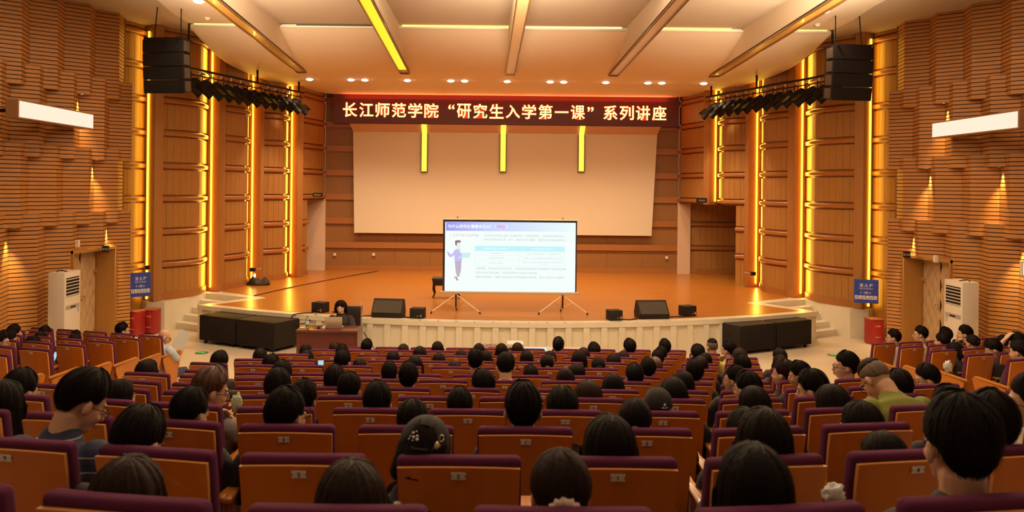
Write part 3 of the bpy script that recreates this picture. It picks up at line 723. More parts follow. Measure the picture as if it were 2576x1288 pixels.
tc = nt.nodes.new('ShaderNodeTexCoord'); gr = nt.nodes.new('ShaderNodeSeparateXYZ'); rp = nt.nodes.new('ShaderNodeValToRGB'); em = nt.nodes.new('ShaderNodeEmission'); ou = nt.nodes.new('ShaderNodeOutputMaterial')
nt.links.new(tc.outputs['Generated'], gr.inputs[0]); nt.links.new(gr.outputs[0], rp.inputs[0]); nt.links.new(rp.outputs[0], em.inputs[0]); nt.links.new(em.outputs[0], ou.inputs[0])
rp.color_ramp.elements[0].color = (.36, .34, .85, 1); rp.color_ramp.elements[1].color = (.86, 1, .97, 1); e = rp.color_ramp.elements.new(.33); e.color = (.60, .66, 1, 1)
q = MB(); slab(q, 1120.5, 1446, 559, 582.5, .001); q.build('title_band', hdr, sl)
INKT = emi('slide pale text', (.56, .72, .70), .9); INKD = emi('slide white text', (.97, .98, 1), 1.05); INKR = emi('slide pink text', (.95, .30, .42), 1); CY = emi('slide cyan', (.55, .93, .97), 1); CYL = emi('slide pale cyan', (.62, .90, .92), 1)
def slide_text(name, body, x0, x1, yc, h, m, off=0):
    q = MB(); put_text(q, body, (sx_(x0) + sx_(x1)) / 2, sz_(yc), sx_(x1) - sx_(x0), h and h * (zt - zb) / 186, off, .0003, SL @ T(0, 0, .003)); return q.build(name, m, sl)
slide_text('title_text', '为什么研究生需要关注AI？', 1125, 1235, 571, 9.5, INKD, .02)
slide_text('title_text', '(', 1242.5, 1245, 571.5, 11, INKD, .01); slide_text('title_text', ')', 1271.5, 1274, 571.5, 11, INKD, .01)
slide_text('title_highlight', 'Why', 1247.5, 1269, 572, 10, INKR, .02)
slide_text('subtitle_text', '➢ 从', 1129, 1143, 594, 7, INKT); slide_text('subtitle_highlight', '学术能力培养', 1144, 1191, 594, 7.5, emi('slide pale red', (.86, .58, .52), .95)); slide_text('subtitle_text', '看：', 1192.5, 1206, 594, 7, INKT)
slide_text('body_text', '学术研究生的核心竞争力主要体现在：信息检索能力、文献阅读与整合能力、', 1216, 1420, 594, 6.6, INKT)
slide_text('body_text', '学术写作表达能力等。如今，这些能力依旧重要，但操作层正在被AI重新定义。', 1216, 1426, 604.5, 6.6, INKT)
slide_text('body_text', '这意味着：不会用AI的学术研究生，可能会在效率和视野上明显落后于会用AI的同辈。', 1196, 1425, 679, 6.4, INKT)
slide_text('body_text', '使用AI本身不是走捷径，而是适应新学术生态的必备技能。', 1196, 1352, 690, 6.4, INKT)
slide_text('body_text', '掌握AI思维模式，理解不同AI的能力边界和最佳应用场景，建立人机协作认知框架。', 1196, 1420, 701, 6.4, INKT)
q = MB(); slab(q, 1194, 1419, 621, 634, .001); q.build('table_header', CY, sl)
q = MB()
for y in (621, 634, 645.5, 657, 672): slab(q, 1194, 1419, y - .35, y + .35)
for x in (1194, 1306, 1419): slab(q, x - .35, x + .35, 621, 672)
q.build('table_lines', CYL, sl)
for bdy, x0, x1, y, h in (('传统核心能力（依赖重复）', 1215, 1278, 627.5, 4.2), ('AI时代重塑的学习能力', 1336, 1390, 627.5, 4.2)): slide_text('table_text', bdy, x0, x1, y, h, INKD)
for bdy, x0, x1, y, h in (('手动检索与筛选文献', 1231, 1264, 640, 3.4), ('AI引导力：提出精准的提示词，让AI辅助检索与筛选', 1322, 1409, 640, 3.4), ('深度阅读与批判性理解', 1229, 1266, 651.5, 3.4), ('AI判断力：判断AI生成摘要/分析的准确性，识破“AI幻觉”', 1316, 1413, 651.5, 3.4), ('从零搭建论文逻辑框架', 1229, 1266, 665, 3.4), ('整合力：对AI生成的大纲进行批判性改写，整合人机协作成果', 1315, 1416, 662.5, 3.2), ('1+1大于2', 1357, 1374, 667.5, 3)): slide_text('table_text', bdy, x0, x1, y, h, INKT)
def sp(name, pts, m, k=.001):
    q = MB(); n = len(pts); q.add([(sx_(a), sz_(b_), k) for a, b_ in pts], [list(range(n))], SL @ T(0, 0, .002)); return q.build(name, m, sl)
sp('figure_trousers', [(1143, 661), (1160, 661), (1159, 684), (1155, 701), (1150, 701), (1146, 690)], emi('slide mauve', (.55, .47, .58), 1))
sp('figure_jumper', [(1143, 662), (1160.5, 662), (1162, 648), (1158, 634), (1150, 629), (1143, 632), (1137, 642), (1133, 644), (1126, 636), (1123, 637), (1127, 648), (1133, 652), (1142, 645)], emi('slide lilac', (.58, .53, .90), 1))
sp('figure_scarf', [(1147, 627), (1157, 627), (1159, 640), (1155, 640), (1153, 631), (1147, 631)], emi('slide aqua', (.62, .88, .90), 1), .002)
sp('figure_laptop', [(1162, 639), (1183, 639), (1180, 652), (1151, 653), (1151, 650), (1160, 650)], emi('slide aqua', (.62, .88, .90), 1), .002)
sp('figure_face', [(1146, 612), (1157, 612), (1158, 622), (1153, 628), (1148, 627)], emi('slide pale face', (.90, .86, .86), 1))
sp('figure_hair', [(1143, 609), (1148, 607), (1156, 607), (1158, 610), (1157, 613), (1149, 613), (1147, 622), (1144, 619)], emi('slide brown', (.32, .18, .20), 1), .002)
sp('figure_feet', [(1147, 701), (1149, 701), (1151, 709), (1155, 710), (1150, 711), (1148, 710)], emi('slide brown', (.32, .18, .20), 1))
sp('figure_feet', [(1145, 700), (1147, 702), (1144, 704), (1146, 708), (1142, 705)], emi('slide brown', (.32, .18, .20), 1))
ALU = mat('pale aluminium', (.78, .68, .54), .35, metal=.3)
for sx in (-1.18, 1.18):
    tr = MB().tube([(sx, .03, zb - .02), (sx, .03, .12)], .016).build('tripod_column', BLACKM, t)
    for fx, fy in ((-.54, -.12), (.54, -.12), (0, .42)):
        q = MB().tube([(sx, .03, zb - .06), (sx + fx, .03 + fy, .03)], .013); q.build('leg', ALU, tr)
        MB().loft([(sx + fx * .97, .03 + fy * .97, .04), (sx + fx, .03 + fy, .015)], [.018, .018], 8).build('rubber_foot', RUBBER, tr)
    q = MB()
    for fx, fy in ((-.54, -.12), (.54, -.12), (0, .42)): q.tube([(sx, .03, .13), (sx + fx * .42, .03 + fy * .42, zb * .55)], .006)
    q.build('brace', CHROME, tr)
# ---- piano stool behind the screen
p = at(1105, 746, 21.1)
t = thing('piano_stool', 'black cushioned piano stool behind the left edge of the portable screen', 'stool', (p.x + .18, 21.1, ZS))
MB().rbox(-.36, .36, -.18, .18, .40, .50, .03).build('cushion', mat('black leather', (.02, .012, .01), .35), t, 30)
MB().rbox(-.34, .34, -.16, .16, .30, .40, .01).build('seat_frame', BLACK, t, 30)
for a in (-1, 1):
    for b_ in (-1, 1): MB().loft([(a * .31, b_ * .13, .31), (a * .32, b_ * .14, .2), (a * .29, b_ * .12, .09), (a * .33, b_ * .15, .012)], [.035, .026, .016, .02], 10).build('leg', BLACK, t, True)
# ---- lecturer's desk
DY = 15.72
t = thing('lecturer_desk', 'dark mahogany desk with a laptop in front of the stage', 'desk', (-2.92, DY, 0))
MB().rbox(-.60, .57, -.02, .58, .72, .76, .008).build('desk_top', DKWOOD, t, 30)
MB().rbox(-.53, .50, .02, .05, .03, .72, .004).build('front_panel', DKWOOD, t)
for x in (-.56, .53): MB().rbox(x - .03, x + .03, .02, .55, 0, .72, .004).build('side_panel', DKWOOD, t)
def desk_item(px, py, dz=.76):
    x, y = px - VX, py - HY; Y = (CZ - dz) * F / (y - RS * x); return Vector(((x + RS * y) * Y / F, Y, dz))
p = desk_item(843, 823); t = thing('laptop', 'open silver laptop on the dark desk', 'laptop', (p.x + .0, 15.95, .76), R(3))
MB().rbox(-.165, .165, -.02, .22, 0, .016, .005).build('keyboard_base', mat('silver laptop metal', (.66, .55, .42), .35, metal=.35), t, 30)
q = MB(); q.rbox(-.165, .165, -.006, .002, 0, .225, .004, Matrix.Translation((0, -.02, .012)) @ Matrix.Rotation(R(14), 4, 'X')); lid = q.build('lid', mat('silver laptop metal', (.66, .55, .42), .35, metal=.35), t, 30)
vs = [(.02 * math.cos(R(a)), -.0068, .125 + .02 * math.sin(R(a))) for a in range(40, 331, 15)]
MB().tube(vs, .003, 6, Matrix.Translation((0, -.02, .012)) @ Matrix.Rotation(R(14), 4, 'X')).build('logo', mat('pale logo', (.8, .7, .4), .3), lid)
p = desk_item(806, 822); tag(MB().ball((0, 0, .012), (.03, .05, .018), 14, T(p.x, 15.93, .765)).build('computer_mouse', BLACKM, None, True), 'black computer mouse on the desk left of the laptop', 'mouse')
p = desk_item(776, 823); t = thing('water_bottle', 'clear water bottle with a green and white label on the left of the desk', 'bottle', (p.x, 15.95, .76))
MB().lathe([(0, 0), (.028, 0), (.032, .01), (.032, .14), (.028, .17), (.013, .195), (.013, .21), (0, .21)], 20).build('bottle_body', mat('clear plastic', (.85, .82, .74), .1, trans=.7), t, 40)
MB().lathe([(.033, .04), (.0335, .04), (.0335, .075), (.033, .075)], 20).build('green_label', mat('green label', (.02, .28, .06), .5), t, 40)
MB().lathe([(.033, .076), (.0338, .076), (.0338, .135), (.033, .135)], 20).build('white_label', WHITEP, t, 40)
MB().lathe([(.014, .208), (.016, .208), (.016, .228), (0, .23)], 14).build('cap', mat('green cap', (.03, .3, .08), .4), t, 40)
p = desk_item(766, 822); tag(MB().rbox(-.045, .045, -.075, .075, 0, .008, .003, T(p.x, 16.0, .761, R(-35))).build('phone', PAPER, None), 'white phone lying face down at the left end of the desk', 'phone')
p = desk_item(820, 822); q = MB(); q.rbox(-.03, .03, -.02, .02, 0, .03, .01, T(p.x, 15.88, .761, .3)); q.rbox(-.02, .035, -.015, .02, .025, .055, .01, T(p.x, 15.89, .761, -.4)); tag(q.build('tissue', PAPER, None, True), 'crumpled white tissue beside the laptop', 'tissue')
# lecturer's chair
t = thing('office_chair', 'black leather office chair with chrome frame behind the desk', 'chair', (-2.76, 16.98, 0), R(-4))
MB().rbox(-.24, .24, .17, .23, .52, 1.02, .025).build('backrest', mat('black leather', (.02, .012, .01), .35), t, 30)
MB().rbox(-.25, .25, -.25, .2, .42, .50, .03).build('seat', mat('black leather', (.02, .012, .01), .35), t, 30)
for sx in (-1, 1):
    MB().tube([(sx * .25, .24, .5), (sx * .25, .25, 1.03), (sx * .22, .26, 1.045)], .012).build('back_post', CHROME, t, True)
    MB().tube([(sx * .27, -.24, .0), (sx * .27, -.24, .62), (sx * .27, .2, .64), (sx * .27, .24, .0)], .012).build('leg_frame', CHROME, t, True)
# ---- projector table between the front row and the stage
t = thing('projector_table', 'small low table carrying the projector in front of the first row', 'table', (1.05, 14.25, 0))
MB().rbox(-1.0, .75, -.25, .25, .70, .73, .006).build('table_top', mat('pale table top', (.6, .5, .36), .4), t)
for a in (-.95, .70):
    for b_ in (-.2, .2): MB().box(a - .02, a + .02, b_ - .02, b_ + .02, 0, .70).build('leg', BLACKM, t)
p = at(1296, 870, 14.2); t = thing('projector', 'white projector on the low table before the first row', 'projector', (p.x, 14.2, .73))
MB().rbox(-.145, .145, -.16, .14, .01, .135, .03).build('body', WHITEPL, t, 30)
MB().rbox(-.12, -.06, -.164, -.155, .03, .06, .003).build('port_panel', BLACKM, t); MB().lathe([(.03, 0), (.038, 0), (.038, .02), (.03, .02)], 16, T(.07, .15, .075, 0, R(-90))).build('lens', BLACKM, t)
p = at(1346, 871, 14.15); q = MB(); q.rbox(-.19, .19, -.12, .12, .0, .02, .006, T(p.x, 14.15, .73)); o = q.build('laptop', mat('silver laptop metal', (.66, .55, .42), .35, metal=.35)); tag(o, 'flat laptop glowing pale cyan right of the projector', 'laptop')
q = MB(); q.rbox(-.185, .185, -.004, .004, 0, .05, .003, T(p.x, 14.05, .748)); q.build('screen', emi('laptop glow', (.55, .95, .95), 1.1), o)
random.seed(5); pts = []
for i in range(46):
    a = i * 1.9; pts.append((.15 + random.uniform(-.18, .18), 14.2 + random.uniform(-.1, .1), .745 + abs(random.gauss(0, .03))))
cable('tangled pale cable heap on the low table left of the projector', pts, .007, mat('pale pink cable', (.5, .33, .27), .5))
# ---- fire boxes, signs, air conditioners
def firebox(lb, x, y, rz):
    t = thing('fire_extinguisher_box', lb, 'fire extinguisher box', (x, y, 0), rz, 'red fire extinguisher boxes')
    MB().rbox(-.15, .15, -.14, .14, .03, .57, .008).build('cabinet', REDPL, t, 30)
    MB().rbox(-.16, .16, -.15, .15, .555, .585, .005).build('lid', mat('worn red lid', (.45, .10, .05), .5), t, 30)
    for a in (-.12, .12): MB().box(a - .02, a + .02, -.12, .12, 0, .035).build('foot', REDPL, t)
    q = MB(); put_text(q, '灭火器箱', 0, .42, .13, .035, .01, .001, T(0, -.1415, 0) @ RX); put_text(q, '火警119', 0, .17, .13, .035, .01, .001, T(0, -.1415, 0) @ RX); q.build('lettering', mat('faded print', (.75, .4, .33), .6), t)
firebox('red fire extinguisher box by the left slatted wall, nearer the door', -7.95, 19.12, R(-18)); firebox('red fire extinguisher box standing against the left stage plinth', -7.70, 19.42, R(-10))
firebox('red fire extinguisher box against the right stage plinth', 8.95, 19.1, R(10))
def hydrant(lb, c, u, w, h):
    t = thing('hydrant_sign', lb, 'sign', c, 0, 'blue fire hydrant signs')
    ang = math.atan2(u[1], u[0]); M = Matrix.Rotation(ang, 4, 'Z')
    MB().rbox(-w / 2, w / 2, 0, .015, -h / 2, h / 2, .006, M).build('sign_plate', BLUE, t)
    q = MB(); Mt = M @ T(0, -.003, 0) @ RX
    put_text(q, '消 火 栓', 0, h * .25, w * .55, h * .16, .02, .001, Mt); put_text(q, 'FIRE HYDRANT', 0, h * .11, w * .55, h * .06, 0, .001, Mt); put_text(q, '火警119', w * .04, -h * .06, w * .30, h * .11, .01, .001, Mt)
    q.tube([(-w * .2, -.004, -h * .01), (-w * .22, -.004, -h * .05), (-w * .19, -.004, -h * .10)], .008, 6, M)
    q.build('lettering', WHITEP, t)
    q = MB()
    for i in range(6): q.box(-w * .46 + i * w * .155, -w * .46 + i * w * .155 + w * .13, -.004, 0, -h * .34, -h * .18, M)
    q.build('pictogram_tile', WHITEP, t)
    q = MB()
    for i in range(6):
        x = -w * .46 + i * w * .155 + w * .065
        q.tube([(x - w * .03, -.006, -h * .31), (x + w * .03, -.006, -h * .21 - (i % 2) * h * .05)], .008, 6, M)
    q.build('pictogram', mat('dark red print', (.35, .05, .04), .6), t)
hydrant('creased blue fire hydrant sign with white Chinese characters on the left wall', at(354, 716, 19.25), (.75, .62), .46, .56)
hydrant('flat blue fire hydrant sign with white Chinese characters on the right wall', at(2179, 733, 19.35), (.85, -.35), .52, .55)
def aircon(side):
    sd = 'right' if side else 'left'
    mx = (lambda v: [pm(p) for p in v]) if side else (lambda v: v)
    x0, x1, y0, y1, h = -8.29, -7.97, 15.9, 16.53, 1.77
    t = thing('air_conditioner', f'tall ivory floor-standing air conditioner beside the {sd} door', 'air conditioner')
    q = MB(); q.rbox(x0, x1, y0, y1, .0, h, .012); q.v = mx(q.v); q.build('cabinet', WHITEPL, t, 30)
    q = MB(); q.box(x1 - .002, x1 + .002, y0 + .06, y1 - .06, 1.30, 1.66); q.v = mx(q.v); g = q.build('air_outlet', BLACKM, t)
    q = MB()
    for i in range(6): q.box(x1, x1 + .016, y0 + .05, y1 - .05, 1.31 + i * .062, 1.325 + i * .062)
    q.v = mx(q.v); q.build('louvre', WHITEPL, g)
    q = MB(); q.box(x1, x1 + .005, y0 + .05, y1 - .05, 1.05, 1.13); q.v = mx(q.v); g = q.build('control_panel', mat('grey control strip', (.45, .40, .36), .4), t)
    q = MB(); q.box(x1 + .004, x1 + .008, y0 + .22, y0 + .42, 1.07, 1.10); q.v = mx(q.v); q.build('display', BLACKM, g)
    q = MB()
    for i in range(9): q.box(x1, x1 + .006, y0 + .05, y1 - .05, .16 + i * .045, .172 + i * .045)
    q.v = mx(q.v); q.build('intake_grille', mat('grey intake line', (.42, .34, .26), .5), t)
    q = MB(); q.box(x1 + .001, x1 + .004, y1 - .13, y1 - .06, .95, 1.08); q.v = mx(q.v); q.build('sticker', mat('blue white sticker', (.45, .5, .6), .5), t)
    q = MB(); q.cyl((x0 + .16, y0 - .002, 1.22), (x0 + .16, y0 + .004, 1.22), .012); q.v = mx(q.v); q.build('keyhole', STEEL, t)
    q = MB(); q.tube([(x0 + .1, y0 + .12, h), (x0 + .12, y0 + .16, h + .03), (x0 + .2, y0 + .2, h + .02), (x0 + .24, y0 + .26, h)], .01); q.v = mx(q.v); q.build('cable', BLACKM, t, True)
for s in (0, 1): aircon(s)
# ---- led boxes on the slatted walls
def ledbox(side):
    sd = 'right' if side else 'left'; mx = (lambda v: [pm(p) for p in v]) if side else (lambda v: v)
    a, b = Vector((-8.05, 14.4)), Vector((-8.13, 17.35))
    t = thing('led_message_box', f'long glowing pinkish white LED box on the {sd} slatted wall', 'LED display'); M = T(a.x, a.y, 4.76, math.atan2(b.y - a.y, b.x - a.x)); L = (b - a).length
    q = MB(); q.rbox(0, L, 0, .22, -.165, .165, .008, M); q.v = mx(q.v); q.build('case', mat('brown box case', (.30, .15, .06), .5), t)
    q = MB(); q.box(.03, L - .03, -.006, 0, -.14, .14, M); q.v = mx(q.v); q.build('display', emi('pinkish white led', (1, .76, .58), 1.15), t)
    q = MB()
    for s_ in (.4, 1.5, 2.5): q.box(s_, s_ + .05, .2, .2 + (.75 if s_ < 1 else .5 if s_ < 2 else .25), -.03, .03, M)
    q.v = mx(q.v); q.build('bracket', BLACKM, t)
for s in (0, 1): ledbox(s)
# ---- small fittings
def small(name, lb, cat, px, py, Y, w, d, h, m, extra=None):
    p = at(px, py, Y); t = thing(name, lb, cat, p); MB().rbox(-w / 2, w / 2, -d / 2, d / 2, -h / 2, h / 2, .006).build('casing', m, t)
    if extra: extra(t)
    return t
EXG = mat('dim exit sign face', (.12, .12, .09), .4)
def exitface(t):
    q = MB(); put_text(q, '安全出口', 0, .0, .2, .06, 0, .001, T(0, -.052, 0) @ RX); q.build('lettering', mat('pale green print', (.45, .5, .36), .5), t)
small('exit_sign', 'small unlit exit sign above the left stage doorway', 'sign', 799, 490, 25.9, .28, .1, .12, BLACKM, exitface)
small('exit_sign', 'small unlit exit sign above the right stage doorway', 'sign', 1765, 504, 25.1, .30, .1, .14, BLACKM, exitface)
small('exit_sign', 'small unlit exit sign above the quilted door on the left', 'sign', 266, 626, 17.9, .12, .1, .13, BLACKM, exitface)
small('exit_sign', 'small unlit exit sign above the quilted door on the right', 'sign', 2281, 640, 17.9, .12, .1, .14, BLACKM, exitface)
small('alarm_box', 'small white alarm box on the left slatted wall above the air conditioner', 'alarm', 195, 613, 16.9, .07, .08, .14, WHITEPL)
small('alarm_box', 'small white alarm box on the right slatted wall above the air conditioner', 'alarm', 2354, 651, 16.9, .07, .08, .14, WHITEPL)
small('security_camera', 'small black camera on the left curved wall above the bag', 'camera', 636, 678, 23.2, .14, .16, .1, BLACKM, lambda t: (MB().tube([(.05, 0, 0), (.2, .15, .02)], .015).build('bracket', CHROME, t), MB().ball((.07, -.06, -.16), (.03, .03, .06), 12).build('lamp_bulb', emi('small bulb', (1, .85, .5), 6), t)))
small('security_camera', 'small black camera on the right curved wall beside a pilaster', 'camera', 1894, 688, 23.0, .12, .16, .1, BLACKM, lambda t: MB().tube([(-.05, 0, 0), (-.2, .15, .02)], .015).build('bracket', CHROME, t))
small('wall_lamp_box', 'small black wall fixture above the left hydrant sign', 'wall fixture', 371, 673, 19.3, .08, .1, .09, BLACKM)
for px, py, lb in ((842, 640, 'small white wall socket at the left of the rear stage wall'), (940, 640, 'small white wall socket under the big screen, left part'), (1677, 648, 'small white wall socket at the right of the rear stage wall')):
    small('wall_socket', lb, 'socket', px, py, 27.42, .09, .03, .09, WHITEPL)
p = at(2590, 676, 15.3); t = thing('lit_wall_sign', 'small lit white sign on the right slatted wall at the frame edge', 'sign', p); MB().rbox(-.16, .16, -.04, .04, -.13, .13, .01).build('casing', WHITEPL, t); MB().box(-.14, .14, -.045, -.04, -.11, .11).build('face', emi('sign white', (1, .9, .8), 1.2), t)
for (x, y, lb) in ((-5.8, 17.25, 'round green glowing floor marker on the left floor'), (7.45, 17.7, 'round green glowing floor marker on the right floor')):
    t = thing('floor_marker', lb, 'floor light', (x, y, 0), 0, 'green glowing floor markers')
    MB().lathe([(.0, .002), (.10, .012), (.125, .008), (.14, 0)], 24).build('rim', mat('dark steel rim', (.12, .11, .08), .4), t, 40)
    MB().add([(-.07, -.02, .015), (.02, -.02, .015), (.02, -.05, .015), (.08, 0, .015), (.02, .05, .015), (.02, .02, .015), (-.07, .02, .015)], [(0, 1, 2, 3, 4, 5, 6)]).build('arrow', emi('green arrow', (.04, .9, .15), 1.3), t)
# ---- line arrays
def line_array(lb, x, y, rz):
    t = thing('line_array_speaker', lb, 'speaker', (x, y, 5.42), rz)
    z0 = 1.10; tilt = 0; yy = 0
    for i in range(4):
        h = .285; a = R(1 + 2.2 * i)
        M = T(0, yy, z0, 0, a)
        q = MB(); q.add([(-.45, 0, 0), (.45, 0, 0), (.40, .42, -.02), (-.40, .42, -.02), (-.45, 0, -h + .008), (.45, 0, -h + .008), (.40, .42, -h + .03), (-.40, .42, -h + .03)], [(0, 1, 2, 3), (4, 7, 6, 5), (0, 4, 5, 1), (1, 5, 6, 2), (2, 6, 7, 3), (3, 7, 4, 0)], M)
        c = q.build('cabinet', BLACK, t)
        MB().box(-.43, .43, -.01, .0, -h + .02, -.012, M).build('grille', GRILLE, c)
        q = MB()
        for s_ in (-1, 1): q.box(s_ * .46 - .012, s_ * .46 + .012, .03, .25, -h + .04, -.03, M)
        q.build('rigging_plate', mat('dark rigging steel', (.06, .04, .03), .5), c)
        yy += math.sin(a) * h; z0 -= math.cos(a) * h
    q = MB(); q.box(-.4, -.36, -.05, .5, 1.1, 1.15); q.box(.36, .40, -.05, .5, 1.1, 1.15); q.box(-.4, .4, .0, .06, 1.1, 1.14); q.build('fly_frame', BLACKM, t)
    for s_ in (-.3, .3): MB().tube([(s_, .2, 1.14), (s_ * .9, .25, 1.83)], .012).build('hanging_cable', BLACKM, t)
line_array('black line array speaker hanging by the left slatted wall', -6.77, 17.5, R(-8)); line_array('black line array speaker hanging by the right slatted wall', 7.72, 17.5, R(8))
# ---- lighting bars with spotlights
LENSD = mat('spot lens', (.06, .05, .05), .15)
proto_spot = None
def spotlight():
    t = thing('stage_spotlight', '', 'spotlight')
    b = MB().lathe([(0, -.26), (.06, -.26), (.10, -.22), (.115, -.1), (.115, .08), (.10, .12), (.085, .16), (.085, .30), (.10, .32), (.10, .34), (0, .335)], 18).build('barrel', BLACKM, t, 40)
    MB().lathe([(0, .338), (.08, .339), (.08, .345), (0, .346)], 18).build('lens', LENSD, b)
    q = MB()
    for i in range(5): q.lathe([(.116, -.12 + i * .03), (.125, -.12 + i * .03), (.125, -.11 + i * .03), (.116, -.11 + i * .03)], 18)
    q.box(-.13, .13, -.13, -.125, .1, .34); q.build('cooling_fin', BLACKM, b)
    b.rotation_euler = (R(-128), 0, 0)
    MB().tube([(-.13, 0, 0), (-.14, 0, .16), (-.14, 0, .28), (.14, 0, .28), (.14, 0, .16), (.13, 0, 0)], .012).build('yoke', BLACKM, t)
    MB().tube([(0, 0, .28), (0, 0, .37)], .022).build('clamp', STEEL, t)
    return t
for side in (0, 1):
    sd = 'right' if side else 'left'
    a, b = Vector((-6.95, 19.35, 6.2)), Vector((-5.35, 24.6, 6.2))
    if side: a, b = Vector(pm(a)), Vector(pm(b))
    dirv = (b - a).normalized()
    t = thing('lighting_bar', f'black hanging bar that carries the {sd} row of stage spotlights', 'lighting bar', tuple(a))
    MB().tube([(0, 0, 0) - dirv * .2 if False else tuple(-dirv * .2), tuple((b - a))], .028).build('bar', BLACKM, t)
    MB().tube([tuple(-dirv * .2 + Vector((0, 0, -.14))), tuple((b - a) + Vector((0, 0, -.14)))], .014).build('cable_tray', BLACKM, t)
    for f in (.02, .55, .95):
        p = (b - a) * f; MB().tube([tuple(p), (p.x, p.y, (far_z(19.4 + f * 5) if f > .1 else 7.25) - 6.2)], .028).build('drop_pipe', BLACKM, t)
    if proto_spot is None: proto_spot = spotlight(); kids_of(proto_spot)
    n = 13
    for i in range(n):
        o = proto_spot if (side == 0 and i == 0) else copy_tree(proto_spot)
        p = a + (b - a) * ((i + .3) / n)
        o.location = (p.x, p.y, p.z - .40); o.rotation_euler = (0, R(random.uniform(-3, 3)), (R(-48) if not side else R(48)) + R(random.uniform(-5, 5)))
        o['group'] = f'spotlights on the {sd} lighting bar'
        o['label'] = f'black stage spotlight, {ORD[i+1]} from the audience end of the {sd} lighting bar'
# ================================================================ SEATS
ST = .919
PZ = ST - .030
def shell_y(x, z): return (ST - z) * .15 - .028 * (1 - (x / .22) ** 2)
def back_shell():
    q = MB(); nx, nz = 14, 8; L = []
    for s in (0, 1):
        for j in range(nz + 1):
            z = .36 + (ST - .36) * j / nz
            for i in range(nx + 1):
                u = -1 + 2 * i / nx; hw = .218 * (1 - .06 * (1 - j / nz)); x = u * hw
                curl = -.004 * max(0, (z - ST + .045) / .045) ** 2
                L.append((x, shell_y(x, z) + curl + s * .018, z - .012 * (u * u) * (j / nz)))
    n = nx + 1; o = n * (nz + 1); fs = []
    for j in range(nz):
        for i in range(nx):
            a = j * n + i; fs.append((a, a + 1, a + n + 1, a + n)); fs.append((a + o, a + n + o, a + n + 1 + o, a + 1 + o))
    q.add(L, fs); q.mi(1)
    rim = []
    for i in range(nx): rim.append((nz * n + i, nz * n + i + 1, nz * n + i + 1 + o, nz * n + i + o)); rim.append((i, i + o, i + 1 + o, i + 1))
    for j in range(nz):
        rim.append((j * n, (j + 1) * n, (j + 1) * n + o, j * n + o)); a = j * n + nx; rim.append((a, a + o, a + n + o, a + n))
    for f in rim: q.f.append(list(f)); q.m.append(1)
    return q.mesh('back_shell', [SHELL, SHELLEDGE], 50)
def back_cushion():
    b = bmesh.new(); bmesh.ops.create_cube(b, size=1)
    for v in b.verts:
        x, y, z = v.co; v.co = (x * .450, y * .068, .42 + (z + .5) * .526)
    bmesh.ops.subdivide_edges(b, edges=[e for e in b.edges if abs(e.verts[0].co.x - e.verts[1].co.x) > .1], cuts=7)
    bmesh.ops.bevel(b, geom=[e for e in b.edges if e.is_boundary is False and e.calc_face_angle(0) > .5], offset=.026, segments=4, affect='EDGES', profile=.55)
    for v in b.verts:
        x, y, z = v.co
        v.co.y = y + .034 + .016 + (ST - z) * .15 - .028 * (1 - min(1, (x / .22) ** 2)); v.co.z = z - .008 * (x / .22) ** 2
    q = MB(); q.bm(b); return q.mesh('back_cushion', [PURPLE], True)
def pan(z0, z1, m, name, r): q = MB(); q.rbox(-.215, .215, .10, .55, z0, z1, r); return q.mesh(name, [m], 30)
def side_panel(x):
    q = MB(); M = Matrix.Identity(4)
    prof = [(.09, 0), (.38, 0), (.42, .30), (.52, .60), (.49, .63), (.02, .57), (.03, .50), (.09, .34)]; n = len(prof)
    q.add([(x - .013, a, b) for a, b in prof] + [(x + .013, a, b) for a, b in prof], [list(range(n)), list(range(n, 2 * n))[::-1]] + [(i, (i + 1) % n, (i + 1) % n + n, i + n) for i in range(n)])
    q.rbox(x - .024, x + .024, .0, .50, .585, .612, .008, T(0, .01, 0, 0, R(3.5))); return q.mesh('side_panel', [mat('orange wood arm', (.50, .17, .02), .35, noise_amt=.2, nscale=3, coat=.2)], 30)
M_SHELL, M_CUSH = back_shell(), back_cushion()
M_PAN = pan(.375, .43, PURPLE, 'seat_cushion', .018); M_PANB = pan(.345, .375, SHELL, 'seat_board', .008)
M_SIDES = [side_panel(-.262), side_panel(.262)]
TILT = math.atan(.15)
def plate_mesh():
    q = MB(); q.rbox(-.026, .026, -.0015, .0015, -.0135, .0135, .0012, Matrix.Translation((0, shell_y(0, PZ) - .0058, PZ)) @ Matrix.Rotation(TILT, 4, 'X'))
    q.mi(1)
    for s in (-1, 1): q.box(s * .0235 - .0025, s * .0235 + .0025, -.0026, -.0014, -.0015, .0015, Matrix.Translation((0, shell_y(0, PZ) - .0058, PZ)) @ Matrix.Rotation(TILT, 4, 'X'))
    return q.mesh('number_plate', [STEEL, INK])
M_PLATE = plate_mesh(); _dg = {}
def digit_mesh(n):
    if n not in _dg:
        q = MB(); put_text(q, str(n), 0, 0, None, .0165, .008, .0005, Matrix.Translation((0, shell_y(0, PZ) - .0088, PZ)) @ Matrix.Rotation(TILT, 4, 'X') @ RX)
        _dg[n] = q.mesh('digit', [INK])
    return _dg[n]
CB = R(9)
def row_pt(k, u):
    w = .285 * ROWY[k]; s = 1 if u > 0 else -1; e = abs(u) - w
    if e <= 0: return u, ROWY[k], 0
    return s * (w + e * math.cos(CB)), ROWY[k] + e * math.sin(CB), s * CB
def row_y(k, x):
    w = .285 * ROWY[k]; e = abs(x) - w
    return ROWY[k] + max(0, e) * math.tan(CB)
SEATN = 0
